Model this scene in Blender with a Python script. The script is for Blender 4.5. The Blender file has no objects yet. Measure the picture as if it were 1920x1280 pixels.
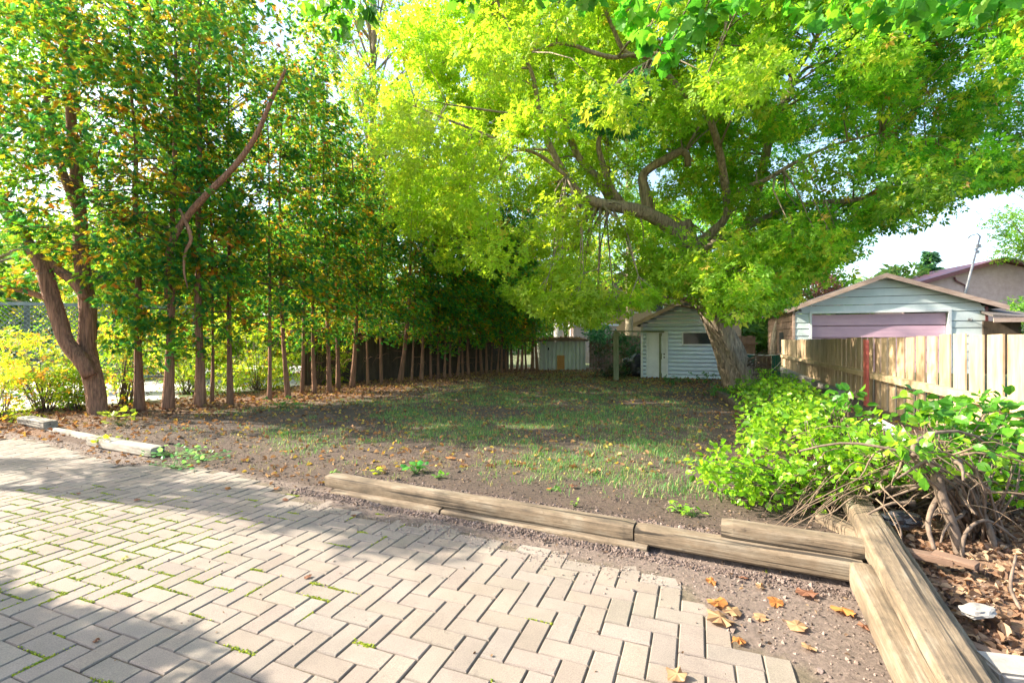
import bpy, math, random
import numpy as np
from mathutils import Vector, Matrix
random.seed(7); rng = np.random.default_rng(7)
R = math.radians
scene = bpy.context.scene
COL = scene.collection

# ------------------------------------------------------------ camera, sky, sun
EYE = 1.5; FP = 900.0; CX = 960.0; CY = 640.0
cd = bpy.data.cameras.new("camera"); cam = bpy.data.objects.new("camera", cd); COL.objects.link(cam)
cam.location = (0, 0, EYE); cam.rotation_euler = (R(90), 0, 0)
cd.lens = 36.0 * FP / 1920; cd.sensor_width = 36; cd.clip_end = 2000; cd.clip_start = 0.05
scene.camera = cam
SUN_EL = 33.0
SUN_DIR = Vector((-1.0, 0.12, 0)).normalized()          # towards the sun, on the ground
w = bpy.data.worlds.new("World"); scene.world = w; w.use_nodes = True
nt = w.node_tree; bg = nt.nodes["Background"]
sky = nt.nodes.new("ShaderNodeTexSky"); sky.sky_type = 'NISHITA'; sky.sun_disc = False
sky.sun_elevation = R(SUN_EL); sky.sun_rotation = math.atan2(SUN_DIR.x, SUN_DIR.y)
sky.air_density = 1.0; sky.dust_density = 2.2; sky.ozone_density = 0.6
nt.links.new(sky.outputs[0], bg.inputs[0]); bg.inputs[1].default_value = 0.15
sl = bpy.data.lights.new("sun", 'SUN'); sl.energy = 4.6; sl.angle = R(0.5); sl.color = (1.0, 0.89, 0.74)
so = bpy.data.objects.new("sun", sl); COL.objects.link(so)
sd = Vector((SUN_DIR.x * math.cos(R(SUN_EL)), SUN_DIR.y * math.cos(R(SUN_EL)), math.sin(R(SUN_EL))))
so.rotation_euler = sd.to_track_quat('Z', 'Y').to_euler(); so.location = (-20, 3, 15)
scene.view_settings.view_transform = 'Standard'; scene.view_settings.look = 'None'
scene.view_settings.gamma = 1.0; scene.view_settings.exposure = 1.87
scene.cycles.max_bounces = 8; scene.cycles.diffuse_bounces = 4; scene.cycles.transmission_bounces = 6
scene.cycles.sample_clamp_indirect = 6.0

# ------------------------------------------------------------ helpers
def gp(x, y, z=0.0):
    Y = FP * (EYE - z) / (y - CY); return Vector(((x - CX) / FP * Y, Y, z))
def ap(x, y, Y):
    return Vector(((x - CX) / FP * Y, Y, EYE - (y - CY) / FP * Y))
SP0 = ap
def tag(o, label=None, cat=None, group=None, kind=None):
    if label: o["label"] = label
    if cat: o["category"] = cat
    if group: o["group"] = group
    if kind: o["kind"] = kind
    return o
def empty(name, loc, rz=0.0):
    o = bpy.data.objects.new(name, None); COL.objects.link(o); o.location = loc; o.rotation_euler = (0, 0, rz)
    o.empty_display_size = 0.2
    return o
def link(name, me, m, parent=None, loc=None, rz=None):
    o = bpy.data.objects.new(name, me); COL.objects.link(o)
    if m is not None and not me.materials:
        for q in (m if isinstance(m, (list, tuple)) else [m]): me.materials.append(q)
    if parent is not None: o.parent = parent
    if loc is not None: o.location = loc
    if rz is not None: o.rotation_euler = (0, 0, rz)
    return o
def np_mesh(name, V, tri=None, quad=None, col=None, smooth=False):
    me = bpy.data.meshes.new(name); V = np.asarray(V, dtype=np.float32)
    nt_ = 0 if tri is None else len(tri); nq = 0 if quad is None else len(quad)
    me.vertices.add(len(V)); me.vertices.foreach_set("co", V.ravel())
    idx = []
    if nt_: idx.append(np.asarray(tri, dtype=np.int32).ravel())
    if nq: idx.append(np.asarray(quad, dtype=np.int32).ravel())
    idx = np.concatenate(idx)
    me.loops.add(len(idx)); me.loops.foreach_set("vertex_index", idx)
    tot = np.concatenate([np.full(nt_, 3, np.int32), np.full(nq, 4, np.int32)])
    st = np.concatenate([[0], np.cumsum(tot)[:-1]]).astype(np.int32)
    me.polygons.add(len(tot)); me.polygons.foreach_set("loop_start", st)
    me.polygons.foreach_set("use_smooth", np.full(len(tot), smooth))
    me.update(calc_edges=True)
    if col is not None:
        a = me.color_attributes.new("Col", 'FLOAT_COLOR', 'POINT')
        c4 = np.ones((len(V), 4), np.float32); c4[:, :3] = col; a.data.foreach_set("color", c4.ravel())
    return me
class MB:
    def __init__(s): s.v = []; s.f = []; s.sm = []
    def add(s, vs, fs, smooth=False):
        b = len(s.v); s.v += [tuple(q) for q in vs]; s.f += [tuple(i + b for i in f) for f in fs]; s.sm += [smooth] * len(fs)
    def box(s, x0, x1, y0, y1, z0, z1):
        s.add([(x0,y0,z0),(x1,y0,z0),(x1,y1,z0),(x0,y1,z0),(x0,y0,z1),(x1,y0,z1),(x1,y1,z1),(x0,y1,z1)],
              [(0,3,2,1),(4,5,6,7),(0,1,5,4),(1,2,6,5),(2,3,7,6),(3,0,4,7)])
    def prism(s, prof, y0, y1):                    # profile in x,z extruded along y
        n = len(prof)
        s.add([(x, y0, z) for x, z in prof] + [(x, y1, z) for x, z in prof],
              [tuple(range(n)), tuple(range(2*n-1, n-1, -1))] + [(i, i+n, (i+1) % n + n, (i+1) % n) for i in range(n)])
    def bar(s, a, b, wd, ht, up=(0, 0, 1)):
        a = Vector(a); b = Vector(b); d = (b - a).normalized(); u = Vector(up)
        sx = d.cross(u).normalized() * wd / 2; sz = sx.cross(d).normalized() * ht / 2
        s.add([a-sx-sz, a+sx-sz, a+sx+sz, a-sx+sz, b-sx-sz, b+sx-sz, b+sx+sz, b-sx+sz],
              [(0,3,2,1),(4,5,6,7),(0,1,5,4),(1,2,6,5),(2,3,7,6),(3,0,4,7)])
    def tube(s, path, rad, n=8, rough=0.0, cap=True, ridge=0.0):
        P = [Vector(p) for p in path]; k = len(P)
        t0 = (P[1] - P[0]).normalized(); ref = Vector((1, 0, 0)) if abs(t0.x) < 0.8 else Vector((0, 1, 0))
        nx = t0.cross(ref).normalized(); vs = []; fs = []; rg = [random.uniform(-1, 1) for _ in range(n)]
        for i in range(k):
            t = (P[min(i+1, k-1)] - P[max(i-1, 0)]).normalized()
            nx = (nx - t * nx.dot(t)).normalized(); ny = t.cross(nx)
            for j in range(n):
                a = 2 * math.pi * j / n; r = rad[i] * (1 + rough * (random.random() - .5) + ridge * rg[(j + i // 5) % n])
                vs.append(P[i] + (nx * math.cos(a) + ny * math.sin(a)) * r)
        for i in range(k - 1):
            for j in range(n):
                fs.append((i*n+j, i*n+(j+1) % n, (i+1)*n+(j+1) % n, (i+1)*n+j))
        if cap: fs.append(tuple((k-1)*n + j for j in range(n))); fs.append(tuple(reversed(range(n))))
        s.add(vs, fs, True)
    def build(s, name, m, parent=None, loc=None, rz=None):
        me = bpy.data.meshes.new(name); me.from_pydata(s.v, [], s.f); me.update()
        me.polygons.foreach_set("use_smooth", s.sm)
        return link(name, me, m, parent, loc, rz)
def bez(pts, n=6):                                  # Catmull-Rom through points (tuples incl. radius)
    P = [np.array(p, float) for p in pts]; P = [2*P[0]-P[1]] + P + [2*P[-1]-P[-2]]; out = []
    for i in range(1, len(P) - 2):
        for k in range(n):
            t = k / n; a, b, c, d = P[i-1], P[i], P[i+1], P[i+2]
            out.append(.5 * ((2*b) + (c-a)*t + (2*a-5*b+4*c-d)*t*t + (3*b-a-3*c+d)*t**3))
    out.append(P[-2]); return out

# ------------------------------------------------------------ materials
def newmat(name):
    m = bpy.data.materials.new(name); m.use_nodes = True; n = m.node_tree
    return m, n, n.nodes["Principled BSDF"]
def ramp(n, stops):
    r = n.nodes.new("ShaderNodeValToRGB"); e = r.color_ramp.elements
    while len(e) < len(stops): e.new(0.5)
    for q, (p, c) in zip(e, stops): q.position = p; q.color = (*c, 1)
    return r
def surf(name, c1, c2, scale=8.0, stretch=(1, 1, 1), rough=0.85, bump=0.3, bscale=None, coord='Object', rnd=0.0, dist=0.01, detail=8):
    m, n, b = newmat(name); L = n.links
    tc = n.nodes.new("ShaderNodeTexCoord"); mp = n.nodes.new("ShaderNodeMapping"); mp.inputs[3].default_value = stretch
    L.new(tc.outputs[coord], mp.inputs[0])
    no = n.nodes.new("ShaderNodeTexNoise"); no.inputs["Scale"].default_value = scale; no.inputs["Detail"].default_value = detail
    no.inputs["Roughness"].default_value = 0.65
    L.new(mp.outputs[0], no.inputs[0])
    r = ramp(n, [(0.3, c1), (0.7, c2)]); L.new(no.outputs[0], r.inputs[0])
    out = r.outputs[0]
    if rnd:
        oi = n.nodes.new("ShaderNodeObjectInfo"); mr = n.nodes.new("ShaderNodeMapRange")
        mr.inputs[3].default_value = 1 - rnd; mr.inputs[4].default_value = 1 + rnd; L.new(oi.outputs["Random"], mr.inputs[0])
        vm = n.nodes.new("ShaderNodeVectorMath"); vm.operation = 'SCALE'; L.new(out, vm.inputs[0]); L.new(mr.outputs[0], vm.inputs["Scale"])
        out = vm.outputs[0]
        ad = n.nodes.new("ShaderNodeVectorMath"); ad.operation = 'ADD'; L.new(mp.outputs[0], ad.inputs[0])
        sc = n.nodes.new("ShaderNodeMath"); sc.operation = 'MULTIPLY'; sc.inputs[1].default_value = 37.0
        L.new(oi.outputs["Random"], sc.inputs[0]); L.new(sc.outputs[0], ad.inputs[1]); L.new(ad.outputs[0], no.inputs[0])
    L.new(out, b.inputs["Base Color"]); b.inputs["Roughness"].default_value = rough
    if bump:
        n2 = n.nodes.new("ShaderNodeTexNoise"); n2.inputs["Scale"].default_value = bscale or scale * 3; n2.inputs["Detail"].default_value = 6
        L.new(mp.outputs[0], n2.inputs[0])
        bp = n.nodes.new("ShaderNodeBump"); bp.inputs[0].default_value = bump; bp.inputs[1].default_value = dist
        L.new(n2.outputs[0], bp.inputs["Height"]); L.new(bp.outputs[0], b.inputs["Normal"])
    return m
def add_cracks(m, stretch, scale, lo=.60, hi=.66, dark=.25):
    n = m.node_tree; L = n.links; b = n.nodes["Principled BSDF"]; src = b.inputs["Base Color"].links[0].from_socket
    tc = n.nodes.new("ShaderNodeTexCoord"); mp = n.nodes.new("ShaderNodeMapping"); mp.inputs[3].default_value = stretch; L.new(tc.outputs['Object'], mp.inputs[0])
    no = n.nodes.new("ShaderNodeTexNoise"); no.inputs["Scale"].default_value = scale; no.inputs["Detail"].default_value = 3; L.new(mp.outputs[0], no.inputs[0])
    mr = n.nodes.new("ShaderNodeMapRange"); mr.inputs[1].default_value = lo; mr.inputs[2].default_value = hi; mr.inputs[3].default_value = 1; mr.inputs[4].default_value = dark; L.new(no.outputs[0], mr.inputs[0])
    vm = n.nodes.new("ShaderNodeVectorMath"); vm.operation = 'SCALE'; L.new(src, vm.inputs[0]); L.new(mr.outputs[0], vm.inputs["Scale"]); L.new(vm.outputs[0], b.inputs["Base Color"])
def timbermat(name, c1, c2, c3):
    m, n, b = newmat(name); L = n.links
    tc = n.nodes.new("ShaderNodeTexCoord"); oi = n.nodes.new("ShaderNodeObjectInfo"); sc = n.nodes.new("ShaderNodeMath"); sc.operation = 'MULTIPLY'; sc.inputs[1].default_value = 41.0
    L.new(oi.outputs["Random"], sc.inputs[0]); ad = n.nodes.new("ShaderNodeVectorMath"); ad.operation = 'ADD'; L.new(tc.outputs['Object'], ad.inputs[0]); L.new(sc.outputs[0], ad.inputs[1])
    def noise(st, s_, d_, r_=.6):
        mp = n.nodes.new("ShaderNodeMapping"); mp.inputs[3].default_value = st; L.new(ad.outputs[0], mp.inputs[0])
        q = n.nodes.new("ShaderNodeTexNoise"); q.inputs["Scale"].default_value = s_; q.inputs["Detail"].default_value = d_; q.inputs["Roughness"].default_value = r_; L.new(mp.outputs[0], q.inputs[0]); return q.outputs[0]
    def rng_(src, a, b2, c_, d_):
        mr = n.nodes.new("ShaderNodeMapRange"); mr.inputs[1].default_value = a; mr.inputs[2].default_value = b2; mr.inputs[3].default_value = c_; mr.inputs[4].default_value = d_; L.new(src, mr.inputs[0]); return mr.outputs[0]
    def mul(a, b2):
        q = n.nodes.new("ShaderNodeMath"); q.operation = 'MULTIPLY'; L.new(a, q.inputs[0]); L.new(b2, q.inputs[1]); return q.outputs[0]
    patch = noise((1, 2.2, 2.2), 2.6, 8, .7); grain = noise((.9, 26, 26), 3, 5); crack = noise((.10, 5, 5), 3.4, 2); spot = noise((3, 5, 5), 4, 6, .8)
    r = ramp(n, [(.32, c1), (.5, c2), (.68, c3)]); L.new(patch, r.inputs[0])
    f = mul(mul(rng_(grain, .35, .65, .72, 1.15), rng_(crack, .575, .61, 1, .22)), rng_(spot, .60, .72, 1, .45))
    vm = n.nodes.new("ShaderNodeVectorMath"); vm.operation = 'SCALE'; L.new(r.outputs[0], vm.inputs[0]); L.new(f, vm.inputs["Scale"]); L.new(vm.outputs[0], b.inputs["Base Color"]); b.inputs["Roughness"].default_value = .92
    bp = n.nodes.new("ShaderNodeBump"); bp.inputs[0].default_value = .6; bp.inputs[1].default_value = .006; L.new(f, bp.inputs["Height"]); L.new(bp.outputs[0], b.inputs["Normal"])
    return m
def leafmat(name, trans=0.45, gain=2.2, rough=0.5, tint=(1.15, 1.0, 0.55)):
    m, n, b = newmat(name); L = n.links
    at = n.nodes.new("ShaderNodeAttribute"); at.attribute_name = "Col"
    L.new(at.outputs[0], b.inputs["Base Color"]); b.inputs["Roughness"].default_value = rough
    b.inputs["Specular IOR Level"].default_value = 0.35
    tr = n.nodes.new("ShaderNodeBsdfTranslucent")
    vm = n.nodes.new("ShaderNodeVectorMath"); vm.operation = 'MULTIPLY'; L.new(at.outputs[0], vm.inputs[0])
    vm.inputs[1].default_value = tuple(gain * t for t in tint); L.new(vm.outputs[0], tr.inputs[0])
    mx = n.nodes.new("ShaderNodeMixShader"); mx.inputs[0].default_value = trans
    L.new(b.outputs[0], mx.inputs[1]); L.new(tr.outputs[0], mx.inputs[2])
    L.new(mx.outputs[0], n.nodes["Material Output"].inputs[0])
    return m
def add_stain(m):
    n = m.node_tree; L = n.links; b = n.nodes["Principled BSDF"]; src = b.inputs["Base Color"].links[0].from_socket; g = n.nodes.new("ShaderNodeNewGeometry")
    for sc_, lo, hi, a, b2 in ((1.6, .38, .66, 1.10, .84), (14, .58, .74, 1.0, .78), (55, .66, .72, 1.0, .6)):
        no = n.nodes.new("ShaderNodeTexNoise"); no.inputs["Scale"].default_value = sc_; no.inputs["Detail"].default_value = 6; no.inputs["Roughness"].default_value = .7; L.new(g.outputs["Position"], no.inputs[0])
        mr = n.nodes.new("ShaderNodeMapRange"); mr.inputs[1].default_value = lo; mr.inputs[2].default_value = hi; mr.inputs[3].default_value = a; mr.inputs[4].default_value = b2; L.new(no.outputs[0], mr.inputs[0])
        vm = n.nodes.new("ShaderNodeVectorMath"); vm.operation = 'SCALE'; L.new(src, vm.inputs[0]); L.new(mr.outputs[0], vm.inputs["Scale"]); src = vm.outputs[0]
    L.new(src, b.inputs["Base Color"])
def vcol(name, rough=0.9, bump=0.2, bscale=60, grain=0.25, dist=0.004):
    m, n, b = newmat(name); L = n.links
    at = n.nodes.new("ShaderNodeAttribute"); at.attribute_name = "Col"
    no = n.nodes.new("ShaderNodeTexNoise"); no.inputs["Scale"].default_value = bscale; no.inputs["Detail"].default_value = 8
    no.inputs["Roughness"].default_value = 0.75
    g = n.nodes.new("ShaderNodeNewGeometry"); L.new(g.outputs["Position"], no.inputs[0])
    mr = n.nodes.new("ShaderNodeMapRange"); mr.inputs[1].default_value = .3; mr.inputs[2].default_value = .7
    mr.inputs[3].default_value = 1 - grain; mr.inputs[4].default_value = 1 + grain
    L.new(no.outputs[0], mr.inputs[0])
    vm = n.nodes.new("ShaderNodeVectorMath"); vm.operation = 'SCALE'; L.new(at.outputs[0], vm.inputs[0]); L.new(mr.outputs[0], vm.inputs["Scale"])
    L.new(vm.outputs[0], b.inputs["Base Color"]); b.inputs["Roughness"].default_value = rough
    bp = n.nodes.new("ShaderNodeBump"); bp.inputs[0].default_value = bump; bp.inputs[1].default_value = dist
    L.new(no.outputs[0], bp.inputs["Height"]); L.new(bp.outputs[0], b.inputs["Normal"])
    return m
M = {}
M['leaf'] = leafmat("maple_leaf", 0.5, 2.3, .5, (1.05,1.0,.5))
M['cedar'] = leafmat("cedar_foliage", 0.5, 3.1, 0.55, (1.2, 1.0, .4))
M['shrub'] = leafmat("shrub_leaf", 0.4, 2.0, 0.35, (1.0, 1.0, .5))
M['grass'] = leafmat("grass_blade", 0.35, 1.6, 0.5, (1.0, 1.0, .6))
M['dry'] = leafmat("dry_leaf", 0.25, 1.3, 0.7, (1.1, .9, .6))
M['bark'] = surf("maple_bark", (.09, .07, .05), (.47, .38, .27), 4, (4, 4, .6), .95, 1.0, 9, dist=.05)
M['cbark'] = surf("cedar_bark", (.07, .037, .022), (.42, .22, .13), 6, (6, 6, .35), .95, 1.0, 9, rnd=.2, dist=.03)
M['twig'] = surf("twig_bark", (.075, .055, .04), (.22, .16, .115), 20, (1, 1, 1), .9, .3)
M['birch'] = surf("pale_bark", (.30, .29, .27), (.55, .54, .52), 4, (1, 1, .5), .9, .4)
M['timber'] = timbermat("weathered_timber", (.07, .055, .038), (.175, .13, .082), (.25, .21, .15))
M['timber_grey'] = timbermat("grey_timber", (.15, .13, .10), (.33, .30, .25), (.44, .41, .35))
M['board'] = surf("fence_board", (.27, .17, .09), (.60, .45, .28), 3, (3, 3, .6), .75, .3, 22, rnd=.2, dist=.004)
M['rail'] = surf("fence_rail", (.36, .25, .13), (.6, .45, .27), 5, (1, 1, 1), .8, .3)
M['red'] = surf("red_paint", (.33, .06, .045), (.5, .13, .10), 6, (1, 1, .6), .6, .2)
M['concrete'] = surf("concrete", (.22, .20, .18), (.36, .34, .30), 12, (1, 1, 1), .9, .3)
M['siding'] = surf("pale_green_siding", (.52, .60, .60), (.64, .70, .70), 2, (1, 1, 1), .6, .1)
M['shed'] = surf("blue_white_siding", (.50, .60, .72), (.62, .71, .82), 2, (1, 1, 1), .5, .1)
M['white'] = surf("white_paint", (.58, .60, .60), (.75, .77, .77), 3, (1, 1, 1), .5, .05)
M['pink'] = surf("mauve_door", (.52, .33, .42), (.60, .39, .48), 2, (1, 1, 1), .5, .05)
M['fascia'] = surf("fascia_board", (.27, .18, .14), (.50, .38, .31), 3, (.6, 4, 4), .8, .2)
M['shingle'] = surf("dark_shingles", (.07, .06, .055), (.15, .13, .12), 14, (1, 1, 1), .95, .5)
M['brownwall'] = surf("brown_wood_wall", (.10, .06, .038), (.24, .15, .10), 3, (1, 1, 1), .9, .4)
M['dark'] = surf("dark_wood", (.045, .032, .022), (.11, .08, .055), 5, (1, 1, .3), .9, .3)
M['black'] = surf("black_void", (.012, .012, .012), (.03, .03, .03), 4, (1, 1, 1), .9, 0)
M['glass'] = surf("window_glass", (.02, .025, .03), (.06, .07, .08), 2, (1, 1, 1), .08, 0)
M['stucco'] = surf("pink_stucco", (.40, .29, .26), (.53, .40, .37), 3, (1, 1, 1), .95, .4, 40)
M['maroon'] = surf("maroon_metal", (.12, .035, .04), (.2, .07, .07), 3, (1, 1, 1), .5, .1)
M['metalshed'] = surf("old_cream_metal", (.33, .33, .28), (.50, .50, .44), 2.2, (1, 1, .4), .6, .2)
M['ply'] = surf("orange_plywood", (.32, .13, .03), (.55, .27, .08), 6, (4, 1, .6), .8, .1)
M['greenpost'] = surf("mossy_post", (.10, .12, .06), (.26, .28, .17), 6, (2, 2, .4), .9, .5)
M['bag'] = surf("black_plastic", (.012, .013, .015), (.03, .033, .04), 6, (1, 1, 1), .25, .6, 9, dist=.03)
M['greenfab'] = surf("green_fabric", (.0, .10, .07), (.02, .2, .14), 6, (3, 3, .3), .7, .3)
M['cord'] = surf("white_cord", (.6, .6, .55), (.75, .75, .7), 9, (1, 1, 1), .7, 0)
M['brick'] = surf("tan_brick", (.30, .20, .14), (.46, .33, .25), 6, (1, 1, 4), .9, .3)
M['pipe'] = surf("grey_metal", (.16, .16, .16), (.3, .3, .3), 8, (1, 1, 1), .4, .1)
M['lattice'] = surf("lattice_paint", (.10, .14, .14), (.2, .26, .26), 5, (1, 1, 1), .8, .1)
M['pave'] = surf("pale_driveway", (.42, .41, .39), (.6, .59, .57), 1.5, (1, 1, 1), .9, .2, 30)
M['paver'] = vcol("concrete_paver", .9, .8, 190, .42, .0025)
add_stain(M['paver'])
M['soil'] = None

# ------------------------------------------------------------ ground
P0 = np.array([-1.86, 4.76]); U = np.array([.9025, -.4307]); N_ = np.array([.4307, .9025])
RL = np.array([2.43, 3.37]); RD = np.array([.455, .890]); RN = np.array([.890, -.455])
patio_px = [(-700,815),(60,824),(150,850),(215,872),(330,872),(430,885),(500,905),(560,930),(600,943),(700,972),(820,984),(982,1025),(1104,1053),
            (1242,1077),(1318,1122),(1330,1158),(1395,1204),(1475,1233),(1530,1268),(1570,1400),(1600,2300),(-900,2300)]
PATIO = np.array([gp(x, y)[:2] for x, y in patio_px])
def inside(px, py, poly):
    c = np.zeros(px.shape, bool); j = len(poly) - 1
    for i in range(len(poly)):
        xi, yi = poly[i]; xj, yj = poly[j]
        h = ((yi > py) != (yj > py)) & (px < (xj - xi) * (py - yi) / (yj - yi + 1e-12) + xi)
        c ^= h; j = i
    return c
def sm(a, b, x):
    t = np.clip((x - a) / (b - a), 0, 1); return t * t * (3 - 2 * t)
_ph = rng.uniform(0, 6.28, (40, 2)); _dr = rng.uniform(0, 6.28, 40)
def wob(x, y, f0, n=7, s=0):
    z = np.zeros_like(x, dtype=float)
    for i in range(n):
        k = f0 * 1.55 ** (i * .6); a = _dr[(i+s) % 40]
        z += np.sin((x * math.cos(a) + y * math.sin(a)) * k + _ph[(i+s) % 40, 0]) * np.cos((x * math.sin(a*1.7) - y * math.cos(a*1.3)) * k * .8 + _ph[(i+s) % 40, 1]) / (1 + i * .25)
    return z / 3.0
HL = [gp(185, 775, .1), gp(262, 769, .1), gp(540, 746, .1), gp(660, 726, .1), gp(845, 707, .1), gp(1006, 694, .1)]
def hedge_x(Y):
    ys = [p.y for p in HL]; xs = [p.x for p in HL]
    return np.interp(Y, [0] + ys + [60], [-13.5] + xs + [22])
def hz(X, Y):
    X = np.asarray(X, float); Y = np.asarray(Y, float)
    d = (X - P0[0]) * N_[0] + (Y - P0[1]) * N_[1]; t = (X - P0[0]) * U[0] + (Y - P0[1]) * U[1]
    e = (X - RL[0]) * RN[0] + (Y - RL[1]) * RN[1]
    z_wall = np.where(d < .11, 0, .13) * (1 - sm(.6, 1.6, d)) + .10 * sm(.6, 1.6, d)
    z_free = .10 * sm(.0, 1.4, d)
    k = sm(-.1, .12, t)
    z = z_wall * k + z_free * (1 - k)
    left = sm(-3.4, -3.9, t) * sm(-9, -7.8, t) * .06 * sm(.16, .22, d) * (1 - sm(.7, 1.5, d))
    z = z + left
    z = np.where(e > .1, np.maximum(z, .13 + .06 * sm(.1, 1.5, e)), z)
    far = sm(0, 3, d)
    z = z + .012 * wob(X, Y, 6, 7) * sm(.02, .3, np.abs(d)) + .03 * wob(X, Y, .9, 5, 9) * far
    return z
def hz1(x, y): return float(hz(np.array([x]), np.array([y]))[0])
xs = np.concatenate([-np.geomspace(400, 11, 24), np.arange(-10.5, 9, .07), np.geomspace(9.2, 400, 26)])
ys = np.concatenate([-np.geomspace(200, 1, 12), np.arange(-.5, 1, .2), np.arange(1.0, 9, .06), np.arange(9, 26, .14), np.geomspace(26.5, 600, 26)])
GX, GY = np.meshgrid(xs, ys); GZ = hz(GX, GY)
pin = inside(GX, GY, PATIO)
GZ = np.where(pin, -.0095 + .003 * wob(GX, GY, 9), GZ)
GZ = np.where((GX > 9) | (GY > 26) | (GX < -10.6), .1, GZ)
nx, ny = len(xs), len(ys)
I = (np.arange(ny - 1)[:, None] * nx + np.arange(nx - 1)[None, :]).ravel()
quad = np.stack([I, I + 1, I + nx + 1, I + nx], 1)
V = np.stack([GX.ravel(), GY.ravel(), GZ.ravel()], 1)
hx = hedge_x(GY)
dist_h = (GX - hx) * .87
lawn_c = np.array([.0, 0, 0]); 
def grass_mask(X, Y):
    d = (X - P0[0]) * N_[0] + (Y - P0[1]) * N_[1]
    hdist = (X - hedge_x(Y)) * .87
    m = sm(.4, 1.8, d) * sm(1.2, 3.0, hdist) * (1 - sm(21.5, 23, Y))
    right = sm(0, .8, (2.1 + .36 * (Y - 4)) - X)
    patch = sm(-.25, .65, wob(X, Y, 1.6, 7, 3) + .35 * np.exp(-((X - .8) / 3.2) ** 2) - .04)
    fine = .35 + .65 * sm(-.25, .35, wob(X, Y, 6.5, 7, 13))
    return m * right * patch * fine
gm = grass_mask(GX, GY)
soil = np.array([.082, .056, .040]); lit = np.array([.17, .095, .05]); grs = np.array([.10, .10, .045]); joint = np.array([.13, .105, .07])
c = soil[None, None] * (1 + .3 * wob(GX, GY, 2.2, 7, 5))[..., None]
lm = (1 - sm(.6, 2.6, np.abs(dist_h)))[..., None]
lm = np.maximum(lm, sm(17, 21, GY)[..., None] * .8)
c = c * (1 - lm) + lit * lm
c = c * (1 - .7 * gm[..., None]) + grs * .7 * gm[..., None]
outer = sm(-1.2, -2.6, dist_h)[..., None]
c = c * (1 - outer) + np.array([.10, .13, .04]) * outer
fo = ((GX > 9) | (GY > 26))[..., None]
c = np.where(fo, np.array([.10, .12, .05]), c)
d_ = ((GX - P0[0]) * N_[0] + (GY - P0[1]) * N_[1]); e_ = (GX - RL[0]) * RN[0] + (GY - RL[1]) * RN[1]
c = np.where(((d_ < .1) & ~pin)[..., None], np.array([.165, .125, .10]), c)
c = np.where(((e_ > .1) & (GY < 5))[..., None], np.array([.22, .135, .08]), c)
c = np.where(pin[..., None], joint, c)
mt = vcol("soil", .97, 1.0, 28, .5, .02); M['soil'] = mt
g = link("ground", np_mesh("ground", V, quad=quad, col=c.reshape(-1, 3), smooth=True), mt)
tag(g, "dark crumbly soil of the yard", None, None, "structure")

# patio of herringbone pavers
BW = .1265
ax = math.atan2(350, 900); A1 = np.array([math.sin(ax), math.cos(ax)]); A2 = np.array([math.cos(ax), -math.sin(ax)])
org = np.array([gp(1007, 1222)[0], gp(1007, 1222)[1]])
pv = []; pf = []; pc = []
for i in range(-110, 60):
    for j in range(-60, 80):
        k = (i - j) % 4
        if k == 0: w_, h_ = 2, 1
        elif k == 3: w_, h_ = 1, 2
        else: continue
        u0, v0, u1, v1 = i, j, i + w_, j + h_
        cen = org + A2 * BW * (u0 + u1) / 2 + A1 * BW * (v0 + v1) / 2
        if cen[1] < .3 or cen[1] > 9 or abs(cen[0]) > 11: continue
        if not inside(np.array([cen[0]]), np.array([cen[1]]), PATIO)[0]: continue
        g_ = .003 / BW; b_ = .006 / BW
        sh = (random.uniform(-.0016, .0016) / BW, random.uniform(-.0016, .0016) / BW)
        dz = random.gauss(0, .0011); tx = random.gauss(0, .005); ty = random.gauss(0, .005)
        base = len(pv)
        for (ins, z) in ((g_, -.05), (g_, -.007), (g_ + b_, 0.0)):
            for (a, b2) in ((u0 + ins, v0 + ins), (u1 - ins, v0 + ins), (u1 - ins, v1 - ins), (u0 + ins, v1 - ins)):
                q = org + A2 * BW * (a + sh[0]) + A1 * BW * (b2 + sh[1])
                if ins == g_ + b_: q = q + np.array([random.uniform(-.0022, .0022), random.uniform(-.0022, .0022)])
                pv.append((q[0], q[1], z + dz + tx * (q[0] - cen[0]) + ty * (q[1] - cen[1])))
        for r in (0, 4):
            for m_ in range(4): pf.append((base + r + m_, base + r + (m_ + 1) % 4, base + r + 4 + (m_ + 1) % 4, base + r + 4 + m_))
        pf.append((base + 8, base + 9, base + 10, base + 11))
        v = random.uniform(.91, 1.08); cc = np.array([  .232 + random.uniform(-.006, .008), .197, .160 + random.uniform(-.005, .005)]) * v
        pc += [cc * .8] * 8 + [cc] * 4
patio = link("patio", np_mesh("patio", pv, quad=pf, col=np.array(pc)), M['paver'])
tag(patio, "grey concrete herringbone pavers", None, None, "structure")

# ------------------------------------------------------------ leaf scattering
def norm(a): return a / (np.linalg.norm(a, axis=-1, keepdims=True) + 1e-9)
def frames(n, down=.3, flat=.6, dirs=None):
    """y axis = leaf direction (droops by down), z axis = leaf normal (near up by flat)"""
    y = rng.normal(size=(n, 3)); y[:, 2] *= .5; y = norm(y)
    if dirs is not None: y = norm(y * .8 + dirs)
    y[:, 2] -= down; y = norm(y)
    up = rng.normal(size=(n, 3)) * (1 - flat) + np.array([0, 0, 1.0]) * flat
    x = norm(np.cross(y, up)); z = np.cross(x, y)
    return np.stack([x, y, z], 2)
def scatter(name, T, F, pos, Rm, sc, col, m, parent=None, loc=None):
    n = len(pos); k = len(T)
    V = np.einsum('nij,kj->nki', Rm, T) * sc[:, None, None] + pos[:, None, :]
    F = np.asarray(F); tri = (F[None] + (np.arange(n) * k)[:, None, None]).reshape(-1, 3)
    C = np.repeat(col, k, axis=0)
    me = np_mesh(name, V.reshape(-1, 3), tri=tri, col=C)
    return link(name, me, m, parent, loc)
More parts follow.
